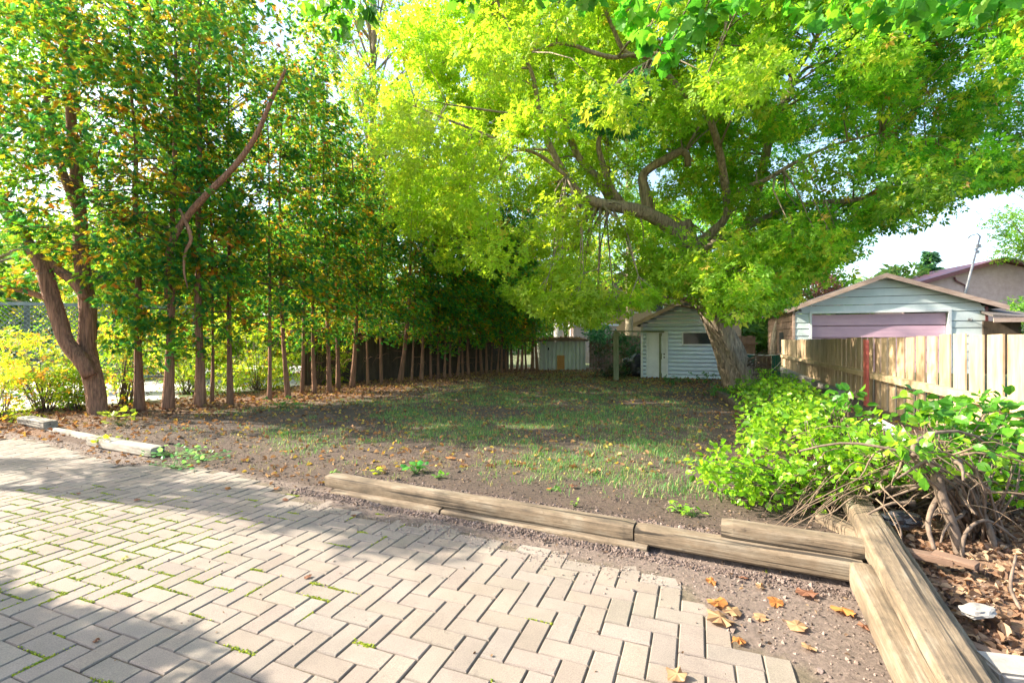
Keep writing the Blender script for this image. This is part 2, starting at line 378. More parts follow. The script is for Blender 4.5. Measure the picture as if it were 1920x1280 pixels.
def leaflets(nl=5, spread=2.2, wd=.2, L=1.0, droop=.1):
    T = []; F = []
    for i in range(nl):
        a = (i / (nl - 1) - .5) * spread if nl > 1 else 0
        l = L * (1 - .25 * abs(a)); cx, sx = math.sin(a), math.cos(a)
        s = [cx * .22, sx * .22 + .0]; b = len(T)
        mid = (s[0] + cx * l * .42, s[1] + sx * l * .42); tip = (s[0] + cx * l, s[1] + sx * l)
        T += [(s[0], s[1], 0), (mid[0] + sx * wd * l, mid[1] - cx * wd * l, .03), (tip[0], tip[1], -droop * l), (mid[0] - sx * wd * l, mid[1] + cx * wd * l, .03)]
        F += [(b, b + 1, b + 2), (b, b + 2, b + 3)]
    return np.array(T), F
def lobed():
    pts = [(0, 0), (.22, -.06), (.44, .08), (.40, .30), (.60, .50), (.52, .58), (.34, .66), (.26, .86), (.10, .92), (0, 1.1), (-.10, .92), (-.26, .86), (-.34, .66), (-.52, .58), (-.60, .50), (-.40, .30), (-.44, .08), (-.22, -.06)]
    T = [(0, .38, .05)] + [(x, y, -.08 * abs(x) - .05 * y) for x, y in pts]; n = len(pts)
    return np.array(T), [(0, 1 + i, 1 + (i + 1) % n) for i in range(n)]
def oval(wd=.36, fold=.08):
    T = [(0, 0, 0), (wd, .35, fold), (wd * .8, .72, fold), (0, 1.0, -.06), (-wd * .8, .72, fold), (-wd, .35, fold), (0, .5, -.01)]
    return np.array(T), [(0, 1, 6), (1, 2, 6), (2, 3, 6), (3, 4, 6), (4, 5, 6), (5, 0, 6)]
def frond(n=7):
    T = []; F = []
    for i in range(n):
        a = (i / (n - 1) - .5) * 2.0; y0 = .12 + .38 * (1 - abs(i / (n - 1) - .5) * 2); l = .62 - .18 * abs(a)
        dx, dy = math.sin(a), math.cos(a); b = len(T); wd = .065
        T += [(0, y0 * .4, 0), (dx * l * .55 + dy * wd, y0 * .5 + dy * l * .5 - dx * wd, .02), (dx * l, y0 * .6 + dy * l, -.12), (dx * l * .55 - dy * wd, y0 * .5 + dy * l * .5 + dx * wd, .02)]
        F += [(b, b + 1, b + 2), (b, b + 2, b + 3)]
    return np.array(T), F
T5 = leaflets(5, 2.9, .27, .75); T3 = leaflets(3, 1.7, .24, .95); T1 = leaflets(1, 0, .26, 1.0); LB = lobed(); OV = oval(); CR = oval(.30, .28); FR = frond(7); FR[0][:, 1] *= 1.45; FR[0][:, 2] *= 2.2
def palette(n, cols, wts, var=.25):
    cols = np.array(cols); w_ = np.array(wts, float); w_ /= w_.sum()
    i = rng.choice(len(cols), n, p=w_); c = cols[i] * (1 + rng.uniform(-var, var, (n, 1)))
    return np.clip(c, .004, .9)
def ball(n, pw=.45):
    d = norm(rng.normal(size=(n, 3))); return d * rng.uniform(0, 1, (n, 1)) ** pw
def clumps(centers, radii, per, cols, wts, hue=.25, pw=.5, flatz=.7, down=.35, flat=.55):
    P = []; D = []; C = []
    for c_, r_, k in zip(centers, radii, per):
        b = ball(k, pw); b[:, 2] *= flatz; P.append(np.array(c_) + b * r_); D.append(norm(b) * .6)
        cc = palette(k, cols, wts, .22) * (1 + random.uniform(-hue, hue)); C.append(cc)
    P = np.concatenate(P); D = np.concatenate(D); C = np.concatenate(C)
    return P, frames(len(P), down, flat, D), C

# ------------------------------------------------------------ cedars of the hedge
CED = [(.04, .18, .07), (.07, .215, .045), (.155, .275, .03), (.23, .25, .03), (.30, .16, .04), (.34, .27, .045)]
def cedar_crown(hh, z0, rmax, nb, per, size, seed):
    """branches whorled round a trunk, drooping sprays on each"""
    global rng
    rng = np.random.default_rng(seed); random.seed(seed)
    P = []; D = []; C = []; tw = MB()
    for b in range(nb):
        t = (b + random.random()) / nb; z = z0 + (hh - z0) * t
        prof = (1 - t) ** .6 * (0.45 + .55 * min(1, (t + .02) / .2))
        if t < .16 and random.random() < .4: continue
        L = rmax * prof * random.uniform(.55, 1.15) + .12
        a = random.uniform(0, 6.283); rise = random.uniform(.0, .55) * L
        d = np.array([math.cos(a), math.sin(a), 0])
        k = max(3, int(per * (L / rmax + .12)))
        s = rng.uniform(.18, 1, k) ** .7
        side = np.array([-d[1], d[0], 0])
        p = d * (s * L)[:, None] + side * (rng.normal(size=k) * .16 * (s + .3) * L * .8)[:, None]
        p[:, 2] += z + rise * s - .28 * L * s ** 2 + rng.normal(size=k) * .10
        P.append(p); D.append(np.repeat([d * .9], k, 0))
        brown = random.random() < .07
        cc = palette(k, CED, [2.8, 3.2, 2.2, .9, .05, .15] if not brown else [.1, .5, 1, 1.4, 1.0, 1.4], .25)
        inner = (s < .48) & (rng.random(k) < .45); cc[inner] = palette(int(inner.sum()), CED[3:], [1.4, 1.0, 1.3], .3); C.append(cc * random.uniform(.75, 1.25))
        if b % 2 == 0 or t < .3:
            tw.tube([(0, 0, z), tuple(d * L * .5 + np.array([0, 0, z + rise * .5 - .07 * L])), tuple(d * L * .95 + np.array([0, 0, z + rise - .28 * L]))], [.013, .008, .003], 4)
    P = np.concatenate(P); D = np.concatenate(D); C = np.concatenate(C)
    Rm = frames(len(P), .55, .35, D)
    sc = rng.uniform(.6, 1.3, len(P)) * size
    return P, Rm, sc, C, tw
def cedar_trunk(hh, r, seed):
    random.seed(seed); mb = MB(); n = 9; pts = []
    x = y = 0; bx = random.uniform(-.25, .25); by = random.uniform(-.2, .2)
    for i in range(n):
        t = i / (n - 1)
        pts.append((bx * math.sin(t * 3.1) + random.uniform(-.03, .03) * (t > 0), by * math.sin(t * 2.6) + random.uniform(-.03, .03) * (t > 0), -.08 + hh * t, r * (1.35 if i == 0 else 1) * (1 - t * .88)))
    q = bez(pts, 4); mb.tube([p[:3] for p in q], [max(.006, p[3]) for p in q], 14, .12, ridge=.10)
    for _ in range(16):                                # dead stubs on the bare lower trunk
        z = random.uniform(.5, 3.2); a = random.uniform(0, 6.28); l = random.uniform(.15, .7); i = int(z / hh * (len(q) - 1))
        bx_, by_ = q[i][0], q[i][1]
        mb.tube([(bx_, by_, z), (bx_ + math.cos(a) * l * .6, by_ + math.sin(a) * l * .6, z + random.uniform(-.05, .12)), (bx_ + math.cos(a) * l, by_ + math.sin(a) * l, z + random.uniform(-.25, .1))], [.012, .008, .003], 4)
    return mb
crown_v = []; branch_v = []; trunk_v = []
for s, (hh, z0, rm, nb, per, size) in enumerate([(8.9, 1.15, 1.2, 130, 30, .116), (9.3, 1.3, 1.25, 130, 30, .116), (8.5, 1.4, 1.1, 125, 30, .112),
                                              (8.2, 1.6, 1.15, 130, 30, .116), (7.6, 1.5, 1.1, 125, 30, .112)]):
    P, Rm, sc, C, tw = cedar_crown(hh, z0, rm, nb, per, size, 100 + s)
    o = scatter("crown", FR[0], FR[1], P, Rm, sc, C, M['cedar']); crown_v.append(o)
    bo = tw.build("branches", M['twig']); branch_v.append(bo)
    to = cedar_trunk(hh, .1, 50 + s).build("trunk", M['cbark']); trunk_v.append(to)
for o in crown_v + branch_v + trunk_v: COL.objects.unlink(o)
rng = np.random.default_rng(11); random.seed(11)
near = [(262, 769, 20), (315, 766, 22), (375, 762, 22), (397, 757, 9), (432, 757, 13), (505, 752, 10), (540, 746, 12), (566, 738, 9), (590, 737, 10), (617, 735, 11), (634, 729, 11), (660, 726, 12),
        (690, 722, 7), (715, 719, 8), (750, 716, 12), (772, 714, 6), (790, 712, 9)]
nlab = ["straight reddish trunk cedar just right of the forked double cedar", "thick cedar from whose trunk a long red limb leans right", "thick cedar whose base leans to the left",
        "very thin cedar right behind the left-leaning one", "slim upright cedar standing alone between two wide gaps", "slender cedar before the sunlit yellow undergrowth, right of the lone slim one",
        "cedar with a mottled sunlit trunk, before the widest bright gap", "thin cedar left of the pair with a curved base", "slim cedar with its foot curving to the right", "straight trunk cedar of the close pair in mid hedge",
        "cedar of the close pair with trunk leaning right at the foot", "stout straight cedar, last one before the dark board fence", "thin cedar first before the dark board fence", "short bare trunk cedar before the dark fence, left of a thicker one",
        "thicker brown cedar standing out before the dark fence", "thin cedar close behind the thicker brown one", "reddish cedar at the start of the dense dark stretch"]
far = [(x + random.uniform(-2, 2), np.interp(x, [790, 845, 900, 960, 1006], [712, 707, 702, 698, 694]), random.uniform(4, 8)) for x in
       (808, 820, 833, 845, 857, 869, 880, 891, 902, 912, 922, 932, 942, 951, 960, 969, 978, 987, 996, 1006)]
ORD = ["second", "third", "fourth", "fifth", "sixth", "seventh", "eighth", "ninth", "tenth", "eleventh", "twelfth", "thirteenth", "fourteenth", "fifteenth", "sixteenth", "seventeenth", "eighteenth", "nineteenth", "twentieth"]
FARL = ["slender cedar in the dark stretch, %s from the metal shed end of the hedge" % q for q in reversed(ORD)] + [""]
for i, (px, py, wpx) in enumerate(near + far):
    p = gp(px, py, .1); t = empty("cedar_tree", (p.x, p.y, hz1(p.x, p.y)))
    lab = nlab[i] if i < len(nlab) else FARL[i - len(nlab)]
    if i == len(near + far) - 1: lab = "last slender cedar of the row, nearest to the low metal shed"
    tag(t, lab, "tree", "cedars of the hedge row")
    v = random.randrange(5) if i > 1 else i
    s = random.uniform(.92, 1.08) * (.9 if i > 16 else 1); a = random.uniform(0, 6.28)
    r = wpx * p.y / 900 / 2 * .7
    for src, nm in ((trunk_v[v], "trunk"), (branch_v[v], "branches"), (crown_v[v], "crown")):
        o = bpy.data.objects.new(nm, src.data); COL.objects.link(o); o.parent = t
        if nm == "trunk": o.scale = (max(.35, r / .1), max(.35, r / .1), s); o.rotation_euler = (random.uniform(-.02, .02), random.uniform(-.03, .03), a)
        else: o.scale = (1, 1, s); o.rotation_euler = (0, 0, a)
    if i == 1:                                        # the long leaning limb and its hooked dead branch
        Y = p.y - .25
        L = [ap(x, y, Y - k * .12) - t.location for k, (x, y) in enumerate([(314, 560), (318, 470), (345, 415), (385, 368), (440, 312), (480, 255), (508, 190), (536, 130)])]
        q = bez([(*l, rr) for l, rr in zip(L, [.06, .068, .068, .062, .055, .046, .036, .022])], 4)
        mb = MB(); mb.tube([k[:3] for k in q], [k[3] for k in q], 9, .15); mb.build("limb", M['cbark'], t)
        L = [ap(x, y, Y - .3) - t.location for x, y in [(336, 392), (352, 425), (358, 450), (347, 475), (345, 510), (352, 540)]]
        q = bez([(*l, rr) for l, rr in zip(L, [.03, .035, .035, .028, .02, .01])], 3)
        mb = MB(); mb.tube([k[:3] for k in q], [k[3] for k in q], 7, .15); mb.build("dead_branch", M['cbark'], t)

# the forked double cedar at the left
b0 = gp(183, 775, .1); t = empty("cedar_tree", b0); tag(t, "large forked cedar with a thick reddish trunk splitting into two stems at the left", "tree", "cedars of the hedge row")
YB = b0.y
def pxpath(pts, Yf, radpx, org):
    out = []
    for k, ((x, y), rp) in enumerate(zip(pts, radpx)):
        Y = Yf(k) if callable(Yf) else Yf
        out.append((*(ap(x, y, Y) - org), rp * Y / 900))
    return out
mb = MB()
q = bez(pxpath([(184, 795), (183, 775), (180, 740), (172, 700), (162, 665), (163, 640), (165, 590), (160, 540), (152, 480), (150, 400), (140, 300), (130, 180), (128, 60), (126, -60), (125, -200)], lambda k: YB + k * .02, [26, 21, 20, 21, 21, 18, 17, 16, 15, 13, 12, 9, 7, 5, 3], t.location), 4)
mb.tube([k[:3] for k in q], [k[3] * .78 for k in q], 26, .06, ridge=.09); mb.build("trunk", M['cbark'], t)
for pts, rr in (([(170, 705), (150, 672), (125, 640), (108, 590), (92, 540), (78, 495), (40, 440), (5, 380), (-30, 300), (-60, 150)], [14, 16, 15, 15, 14, 13, 12, 12, 10, 6]),
                ([(160, 560), (140, 530), (108, 505), (85, 485)], [8, 11, 10, 8]),
                ([(95, 560), (70, 553), (45, 545), (22, 543), (-20, 530)], [6, 6, 5, 4, 3]),
                ([(150, 400), (120, 330), (100, 250), (85, 150), (80, 50), (85, -60)], [10, 8, 8, 6, 4, 3])):
    q = bez(pxpath(pts, lambda k: YB - .1 - k * .04, rr, t.location), 4); mb = MB()
    mb.tube([k[:3] for k in q], [k[3] * .86 for k in q], 14, .08, ridge=.08); mb.build("limb", M['cbark'], t)
P, Rm, sc, C, tw = cedar_crown(9.8, 2.5, 2.5, 250, 46, .12, 300)
tw.build("branches", M['twig'], t)
# extra drooping boughs lower left and above the left edge
E = []
for (x, y, Y, r_, k) in [(60, 430, 9, .8, 260), (-20, 380, 8.6, .9, 320), (30, 520, 9.2, .5, 110), (-60, 520, 9, .8, 250), (230, 560, 9.0, .5, 150), (250, 480, 9, .6, 220), (100, 480, 9.4, .5, 150), (60, 300, 8.4, 1, 360), (130, 100, 8.2, 1.2, 420), (300, 30, 8.6, 1.2, 380), (30, -40, 8, 1.2, 380), (420, 90, 9, 1.1, 300), (540, 180, 9.6, .9, 240), (470, 0, 9, 1.1, 300), (600, 60, 10.5, .9, 200),
                         (20, 200, 8.5, 1.1, 400), (-60, 100, 8.2, 1.2, 400), (230, 640, 9.3, .35, 90), (270, 600, 9.6, .5, 150)]:
    cpt = ap(x, y, Y) - t.location; b = ball(k, .5); b[:, 2] *= .6; E.append(np.array(cpt) + b * r_)
E = np.concatenate(E); P = np.concatenate([P, E]); Rm = np.concatenate([Rm, frames(len(E), .5, .4)]); sc = np.concatenate([sc, rng.uniform(.6, 1.2, len(E)) * .125])
C = np.concatenate([C, palette(len(E), CED, [2, 3, 2.4, 1.2, .25, .5])])
keep = np.ones(len(P), bool); sv = np.array(sd.normalized())
for (x, y) in ((620, 900), (720, 930), (1000, 925), (1180, 930), (1100, 895), (900, 890), (700, 850), (950, 850), (480, 800), (430, 840), (1290, 940), (1000, 800), (1150, 840), (1050, 860), (820, 800), (360, 800), (560, 870), (250, 905), (380, 930), (120, 880), (520, 905), (60, 860), (640, 1000)):
    v = P + np.array(t.location) - np.array(gp(x, y, .1)); k_ = v @ sv; dd = np.linalg.norm(v - k_[:, None] * sv, axis=1); keep &= dd > .28
P = P[keep]; Rm = Rm[keep]; sc = sc[keep]; C = C[keep]
scatter("crown", FR[0], FR[1], P, Rm, sc, C, M['cedar'], t)
rng = np.random.default_rng(21); random.seed(21)

# ------------------------------------------------------------ the leaning maple
MG = [(.045, .18, .02), (.08, .26, .022), (.13, .33, .025), (.24, .40, .035), (.39, .42, .045), (.36, .18, .05)]
mb0 = gp(1392, 724, .1); mt_ = empty("maple_tree", mb0)
tag(mt_, "large leaning maple with rough bark and wide green crown over the yard", "tree")
YM = mb0.y
def limb(name, pts, Yf, rad, m=None, sides=10, rough=.12):
    rad = [r0 * (.66 if name != 'trunk' else .9) for r0 in rad]; q = bez(pxpath(pts, Yf, rad, mt_.location), 4); mb = MB(); mb.tube([k[:3] for k in q], [k[3] for k in q], sides, rough, ridge=.09 if name == 'trunk' else .05)
    mb.build(name, m or M['bark'], mt_); LIMBS.extend([(Vector(k[:3]), k[3]) for k in q]); return q
LIMBS = []
limb("trunk", [(1396, 745), (1392, 722), (1378, 690), (1362, 650), (1345, 610), (1328, 575), (1312, 540), (1300, 505), (1292, 470), (1285, 440), (1278, 415)],
     lambda k: YM - k * .05, [56, 39, 32, 28, 25, 23, 22, 21, 21, 20, 18], sides=36, rough=.07)
limb("limb", [(1285, 460), (1262, 430), (1235, 412), (1205, 398), (1165, 388), (1125, 382), (1090, 366), (1062, 330), (1035, 282), (1015, 235), (1008, 190), (998, 140), (975, 90), (940, 20), (910, -60)], lambda k: YM - .5 - k * .28, [20, 21, 19, 19, 17, 15, 12, 10, 9, 8, 7, 6, 5, 4, 3])
limb("limb", [(1150, 385), (1120, 335), (1085, 295), (1062, 240), (1050, 190), (1035, 140), (1015, 60), (990, -40)], lambda k: YM - .6 - k * .1, [11, 11, 10, 8, 7, 6, 5, 4])
limb("limb", [(1175, 392), (1145, 350), (1128, 300), (1122, 270), (1130, 240), (1140, 190), (1120, 120)], lambda k: YM - .9 - k * .15, [10, 9, 8, 7, 6, 5, 3])
limb("limb", [(1140, 360), (1140, 320), (1138, 280), (1140, 240)], YM + .6, [6, 6, 5, 4])
limb("broken_stub", [(1215, 405), (1212, 370), (1205, 335), (1215, 318), (1245, 300), (1275, 284), (1288, 292), (1290, 312)], lambda k: YM - .8, [18, 17, 13, 12, 12, 11, 10, 9])
limb("limb", [(1290, 470), (1330, 440), (1362, 405), (1362, 365), (1357, 330), (1348, 280), (1335, 235), (1318, 200), (1285, 178), (1255, 145), (1225, 110), (1175, 100), (1150, 55), (1130, 0), (1118, -80)], lambda k: YM - .3 - k * .32, [16, 14, 11, 11, 11, 10, 10, 10, 9, 9, 8, 7, 6, 5, 4])
limb("limb", [(1180, 103), (1150, 108), (1110, 98), (1070, 84), (1035, 84), (998, 98)], lambda k: YM - 4.2 - k * .1, [6, 6, 6, 5, 4, 3])
limb("limb", [(1323, 195), (1332, 150), (1348, 100), (1358, 70), (1362, 20), (1370, -60)], lambda k: YM - 2.7 - k * .1, [6, 6, 5, 4, 3, 2])
limb("limb", [(1300, 480), (1350, 450), (1395, 430), (1420, 360), (1440, 270), (1458, 215), (1480, 172), (1487, 140), (1512, 105), (1535, 60), (1560, -20)], lambda k: YM + .2 + k * .05, [14, 13, 12, 12, 12, 11, 10, 9, 7, 6, 4])
limb("limb", [(1487, 160), (1510, 130), (1540, 120), (1580, 100)], YM + .6, [5, 5, 4, 2])
limb("limb", [(1395, 430), (1450, 400), (1530, 380), (1600, 375), (1680, 350), (1760, 330)], lambda k: YM - k * .3, [9, 8, 7, 6, 4, 2])
limb("limb", [(1360, 370), (1400, 350), (1440, 335), (1500, 300), (1570, 270), (1650, 250)], lambda k: YM - 1 - k * .5, [7, 6, 6, 5, 4, 2])
limb("limb", [(1062, 330), (1010, 290), (960, 275), (905, 250), (840, 225), (780, 200)], lambda k: YM - 3 - k * .2, [5, 5, 4, 4, 3, 2])
limb("limb", [(1015, 235), (985, 215), (950, 212), (900, 205), (838, 196)], lambda k: YM - 3.5 - k * .2, [4, 4, 3, 3, 2])
# dead sprouts in a spray at the end of the left limb and along the trunk
sp = MB()
for k in range(15):
    a = ap(1088 + random.uniform(-8, 8), 370 + random.uniform(-8, 8), YM - 2.2) - mt_.location
    b = ap(1088 + random.uniform(-100, 10), 372 + random.uniform(-30, 50), YM - 2.2 + random.uniform(-1, 1)) - mt_.location
    sp.tube([a, (a + b) / 2 + Vector((0, 0, .06)), b], [.012, .008, .003], 4)
for k in range(90):
    q = random.random(); x = np.interp(q, [0, 1], [1300, 1290]); y = np.interp(q, [0, 1], [575, 470])
    a = ap(x + random.uniform(-22, 22), y, YM - .75) - mt_.location; b = a + Vector((random.uniform(-.9, .9), random.uniform(-.6, .1), random.uniform(-.1, .7)))
    sp.tube([a, b], [.012, .003], 4)
for k in range(34):                                    # root suckers at the right foot of the trunk
    a = ap(1408 + random.uniform(-10, 8), 716 + random.uniform(-45, 5), YM - .45) - mt_.location
    b = a + Vector((random.uniform(-.1, 1.0), random.uniform(-.5, .1), random.uniform(-.4, .4)))
    sp.tube([a, (a + b) / 2 + Vector((0, 0, .12)), b], [.012, .009, .004], 4)
sp.build("sprouts", M['twig'], mt_)
# clumps: picture-wide region with depth
def lb(x): return np.interp(x, [760, 900, 1000, 1100, 1190, 1240, 1280, 1330, 1380, 1420, 1480, 1540, 1600, 1640, 1750, 1850, 1920, 2100], [430, 500, 590, 605, 580, 548, 535, 545, 575, 590, 575, 500, 465, 425, 375, 360, 325, 280])
LPX = []
for q in LIMBS[::2]:
    if q[1] > .06 and q[0].z > 4.2: w_ = q[0] + mt_.location; LPX.append((CX + FP * w_.x / w_.y, CY - FP * (w_.z - EYE) / w_.y, w_.y))
SUNV = sd.normalized()
TGT = [Vector(t_) for t_ in [SP0(1330, 600, 18.0), SP0(1320, 665, 18.0), SP0(1290, 615, 18.0), SP0(1620, 570, 22.3), SP0(1650, 610, 22.2), SP0(1720, 560, 21.5), SP0(1700, 612, 21.5), SP0(1355, 690, 15.2), SP0(1380, 640, 15.2), SP0(1340, 560, 15.2),
       SP0(1130, 690, 20), gp(620, 900, .1), gp(720, 930, .1), gp(1000, 925, .1), gp(1180, 930, .1), gp(1100, 895, .1), gp(900, 890, .1), gp(700, 850, .1), gp(950, 850, .1), gp(480, 800, .1), gp(430, 840, .1), gp(1290, 940, .1), gp(760, 780, .1), gp(1000, 800, .1), gp(1150, 840, .1), gp(900, 760, .1), gp(1200, 760, .1), gp(1050, 860, .1), gp(820, 800, .1), gp(1250, 880, .1), gp(1100, 730, .1), SP0(1060, 660, 23)]]
def blocks(p, r_):
    for t_ in TGT:
        v = p - t_; k = v.dot(SUNV)
        if k > 0 and (v - SUNV * k).length < r_: return True
    return False
cent = []; rad = []; per = []
tries = 0
while len(cent) < 640 and tries < 40000:
    tries += 1
    x = random.uniform(740, 2150); yt = -420; y = random.uniform(yt, lb(x))
    if 880 < x < 1200 and 330 < y and random.random() < .45: continue
    Y = random.gauss(YM - 1.2, 3.4)
    if Y < 6.5 or Y > 23: continue
    p = ap(x, y, Y)
    if p.z > 13.5 or p.z < 2.3: continue
    dx = p.x - 6.0; dy = p.y - YM + 1
    if dx * dx / 100 + dy * dy / 80 + ((p.z - 5.5) / 9) ** 2 > 1: continue
    if p.y < 10 and p.z < 4.0: continue
    if p.y < 12.5 and random.random() < .45: continue
    r_ = random.uniform(.45, .95)
    if y + r_ * 300 / Y > lb(x) + 22: continue
    hl = 1.0
    near_l = min(((x - q[0]) ** 2 + (y - q[1]) ** 2) ** .5 for q in LPX if q[2] > Y - .2) if any(q[2] > Y - .2 for q in LPX) else 999
    if near_l < r_ * 900 / Y * .6 + 4 and random.random() < .8: continue
    if blocks(p, r_ + .25) and random.random() < .93: continue
    if x > 1480 and y > 30 and random.random() < .5: continue       # thinner towards the open sky on the right
    if y < -150 and random.random() < .45: continue
    if 1120 < x < 1330 and 225 < y < 420 and Y < YM and random.random() < .85: continue
    cent.append(np.array(p - mt_.location)); rad.append(r_); per.append(int(235 * r_ ** 1.7) + 26)
# hanging fringe along the lower edge
for k in range(150):
    x = random.uniform(990, 1920); Y = random.uniform(YM - 4.5, YM + 1.5); p = ap(x, lb(x) - random.uniform(5, 45), Y)
    if p.z < 1.9: continue
    cent.append(np.array(p - mt_.location)); r_ = random.uniform(.28, .5); rad.append(r_); per.append(int(60 * r_) + 14)
P, Rm, C = clumps(cent, rad, per, MG, [1.8, 2.8, 3, 2.4, 1.4, .2], hue=.35)
yel = sm(3.5, -7.0, P[:, 0])[:, None]                  # yellow glow of sun through the left leaves, put into their colour
C = C * (1 - .55 * yel) + np.array([.34, .43, .04]) * .55 * yel
sc = rng.uniform(.55, 1.5, len(P)) * .17
scatter("crown", T5[0], T5[1], P, Rm, sc, C, M['leaf'], mt_)
tb = MB(); LP = np.array([l[0] for l in LIMBS])
for c_, r_ in zip(cent, rad):
    d = np.linalg.norm(LP - c_, axis=1); i = int(np.argmin(d + (LP[:, 2] > c_[2]) * .8)); dd = d[i]
    if dd > 3.6 or random.random() < .3: continue
    a = LP[i]; b = np.array(c_); mid = (a + b) / 2 + np.array([random.uniform(-.25, .25), random.uniform(-.25, .25), .08 * dd + random.uniform(-.1, .2)])
    r0 = min(.018 + .008 * dd, LIMBS[i][1] * .7)
    tb.tube([a, a * .5 + mid * .5 + np.array([0, 0, .05]), mid, b], [r0, r0 * .8, r0 * .55, .005], 5)
    for _ in range(2):
        e = b + rng.normal(size=3) * r_ * .6; tb.tube([mid * .3 + b * .7, e], [r0 * .4, .003], 4)
tb.build("twigs", M['bark'], mt_)

# low boughs of a second maple that overhang from above the camera: bigger leaves along the top edge
ov = empty("overhanging_maple", (2.6, 1.2, 5.9)); tag(ov, "near maple boughs with big dark leaves dipping into the top edge", "tree")
cent = []; rad = []; per = []; bo = MB()
specs = [(600, -10, 5.2, .25), (625, 40, 5.4, .16), (680, 5, 5.0, .18), (880, -20, 5, .2), (1230, 20, 4.9, .3), (1290, 50, 5.0, .26), (1250, 100, 5.2, .16), (1320, 25, 4.7, .25), (1180, 10, 4.9, .2), (1210, 70, 5.4, .15),
         (1480, -5, 4.8, .3), (1560, 10, 5.0, .28), (1640, 0, 4.9, .25), (1700, -10, 4.6, .3), (1750, 15, 5, .25), (1830, 0, 4.7, .3), (1890, -10, 4.6, .25), (1400, -10, 4.9, .25), (1100, -20, 4.8, .2), (1010, -20, 4.9, .18)]
tw_o = [Vector((2.6, 1.2, 5.9))]
for (x, y, Y, r_) in specs:
    c_ = ap(x, y, Y) - ov.location; cent.append(np.array(c_)); rad.append(r_); per.append(int(26 * r_ / .25))
    c2 = Vector(c_); bo.tube([(0, 0, 0), c2 * .5 + Vector((0, 0, .5)), c2 * .85 + Vector((0, 0, .2)), c2], [.05, .03, .012, .004], 6)
P, Rm, C = clumps(cent, rad, per, [(.04, .18, .02), (.08, .26, .025), (.15, .33, .03)], [3, 3, 2], down=.6)
bo.tube([(0, 0, 0), (.3, -1.0, -.6), (.6, -2.4, -1.6), (.7, -3.0, -5.9)], [.06, .1, .14, .2], 10)
scatter("crown", LB[0], LB[1], P, Rm, rng.uniform(.10, .16, len(P)), C, M['leaf'], ov)
bo.build("bough", M['bark'], ov)
# dark cedar-like bough hanging in the middle
cent = [ap(x, y, YM - 5.5) for x, y in [(1205, 140), (1190, 155), (1170, 165), (1150, 172), (1130, 182), (1112, 196), (1100, 212), (1092, 228), (1185, 185), (1170, 200), (1150, 205), (1135, 220), (1125, 238), (1110, 245), (1190, 215), (1178, 232), (1165, 245), (1205, 175), (1215, 160), (1148, 238), (1196, 245)]]
bk = empty("hanging_bough", ap(1225, 110, YM - 4.9)); tag(bk, "dark green drooping bough hanging before the middle of the maple crown", "branch")
cc = [np.array(c_ - bk.location) for c_ in cent]
P, Rm, C = clumps(cc, [.2] * len(cc), [15] * len(cc), [(.025, .14, .04), (.05, .19, .055), (.10, .26, .12)], [3, 3, 1], down=.8)
scatter("leaves", T5[0], T5[1], P, Rm, rng.uniform(.13, .2, len(P)), C, M['leaf'], bk)
hb = MB()
for c_ in cc: hb.tube([(0, 0, 0), tuple(c_ * .5 + np.array([0, 0, .12])), tuple(c_)], [.02, .014, .005], 5)
hb.build("stem", M['bark'], bk)

# ------------------------------------------------------------ trees behind
def tree(name, label, base, trunk_r, centers, radii, leaf, cols, wts, cat="tree", group=None, bark='bark', dens=1.0, T=T3, m='leaf'):
    base = Vector(base); t = empty(name, base); tag(t, label, cat, group)
    cs = [np.array(Vector(c_) - base) for c_ in centers]; mb = MB()
    top = max(c_[2] for c_ in cs); cxy = np.mean(cs, axis=0)
    q = bez([(0, 0, -.1, trunk_r * 1.3), (cxy[0] * .1, cxy[1] * .1, top * .25, trunk_r), (cxy[0] * .5, cxy[1] * .5, top * .6, trunk_r * .6), (cxy[0], cxy[1], top * .95, trunk_r * .15)], 5)
    mb.tube([k[:3] for k in q], [k[3] for k in q], 9, .1); mb.build("trunk", M[bark], t)
    br = MB(); qp = np.array([k[:3] for k in q])
    for c_ in cs:
        i = min(len(q) - 1, max(3, int(np.argmin(np.abs(qp[:, 2] - c_[2] * .75)))))
        a = qp[i]; br.tube([a, (a + c_) / 2 + np.array([0, 0, .2]), c_], [trunk_r * .3, trunk_r * .16, .01], 5)
    br.build("branches", M[bark], t)
    P, Rm, C = clumps(cs, radii, [max(8, int(dens * 5.0 * (r_ / leaf) ** 2)) for r_ in radii], cols, wts, hue=.3)
    scatter("crown", T[0], T[1], P, Rm, rng.uniform(.7, 1.3, len(P)) * leaf, C, M[m], t)
    return t
def region(x0, x1, y0, y1, Y0, Y1, n, r0, r1):
    cs = []; rs = []
    for _ in range(n):
        cs.append(ap(random.uniform(x0, x1), random.uniform(y0, y1), random.uniform(Y0, Y1))); rs.append(random.uniform(r0, r1))
    return cs, rs
YEL = [(.09, .23, .02), (.16, .31, .025), (.26, .36, .03), (.34, .28, .04)]
GRN = [(.04, .14, .02), (.07, .20, .02), (.13, .25, .02)]
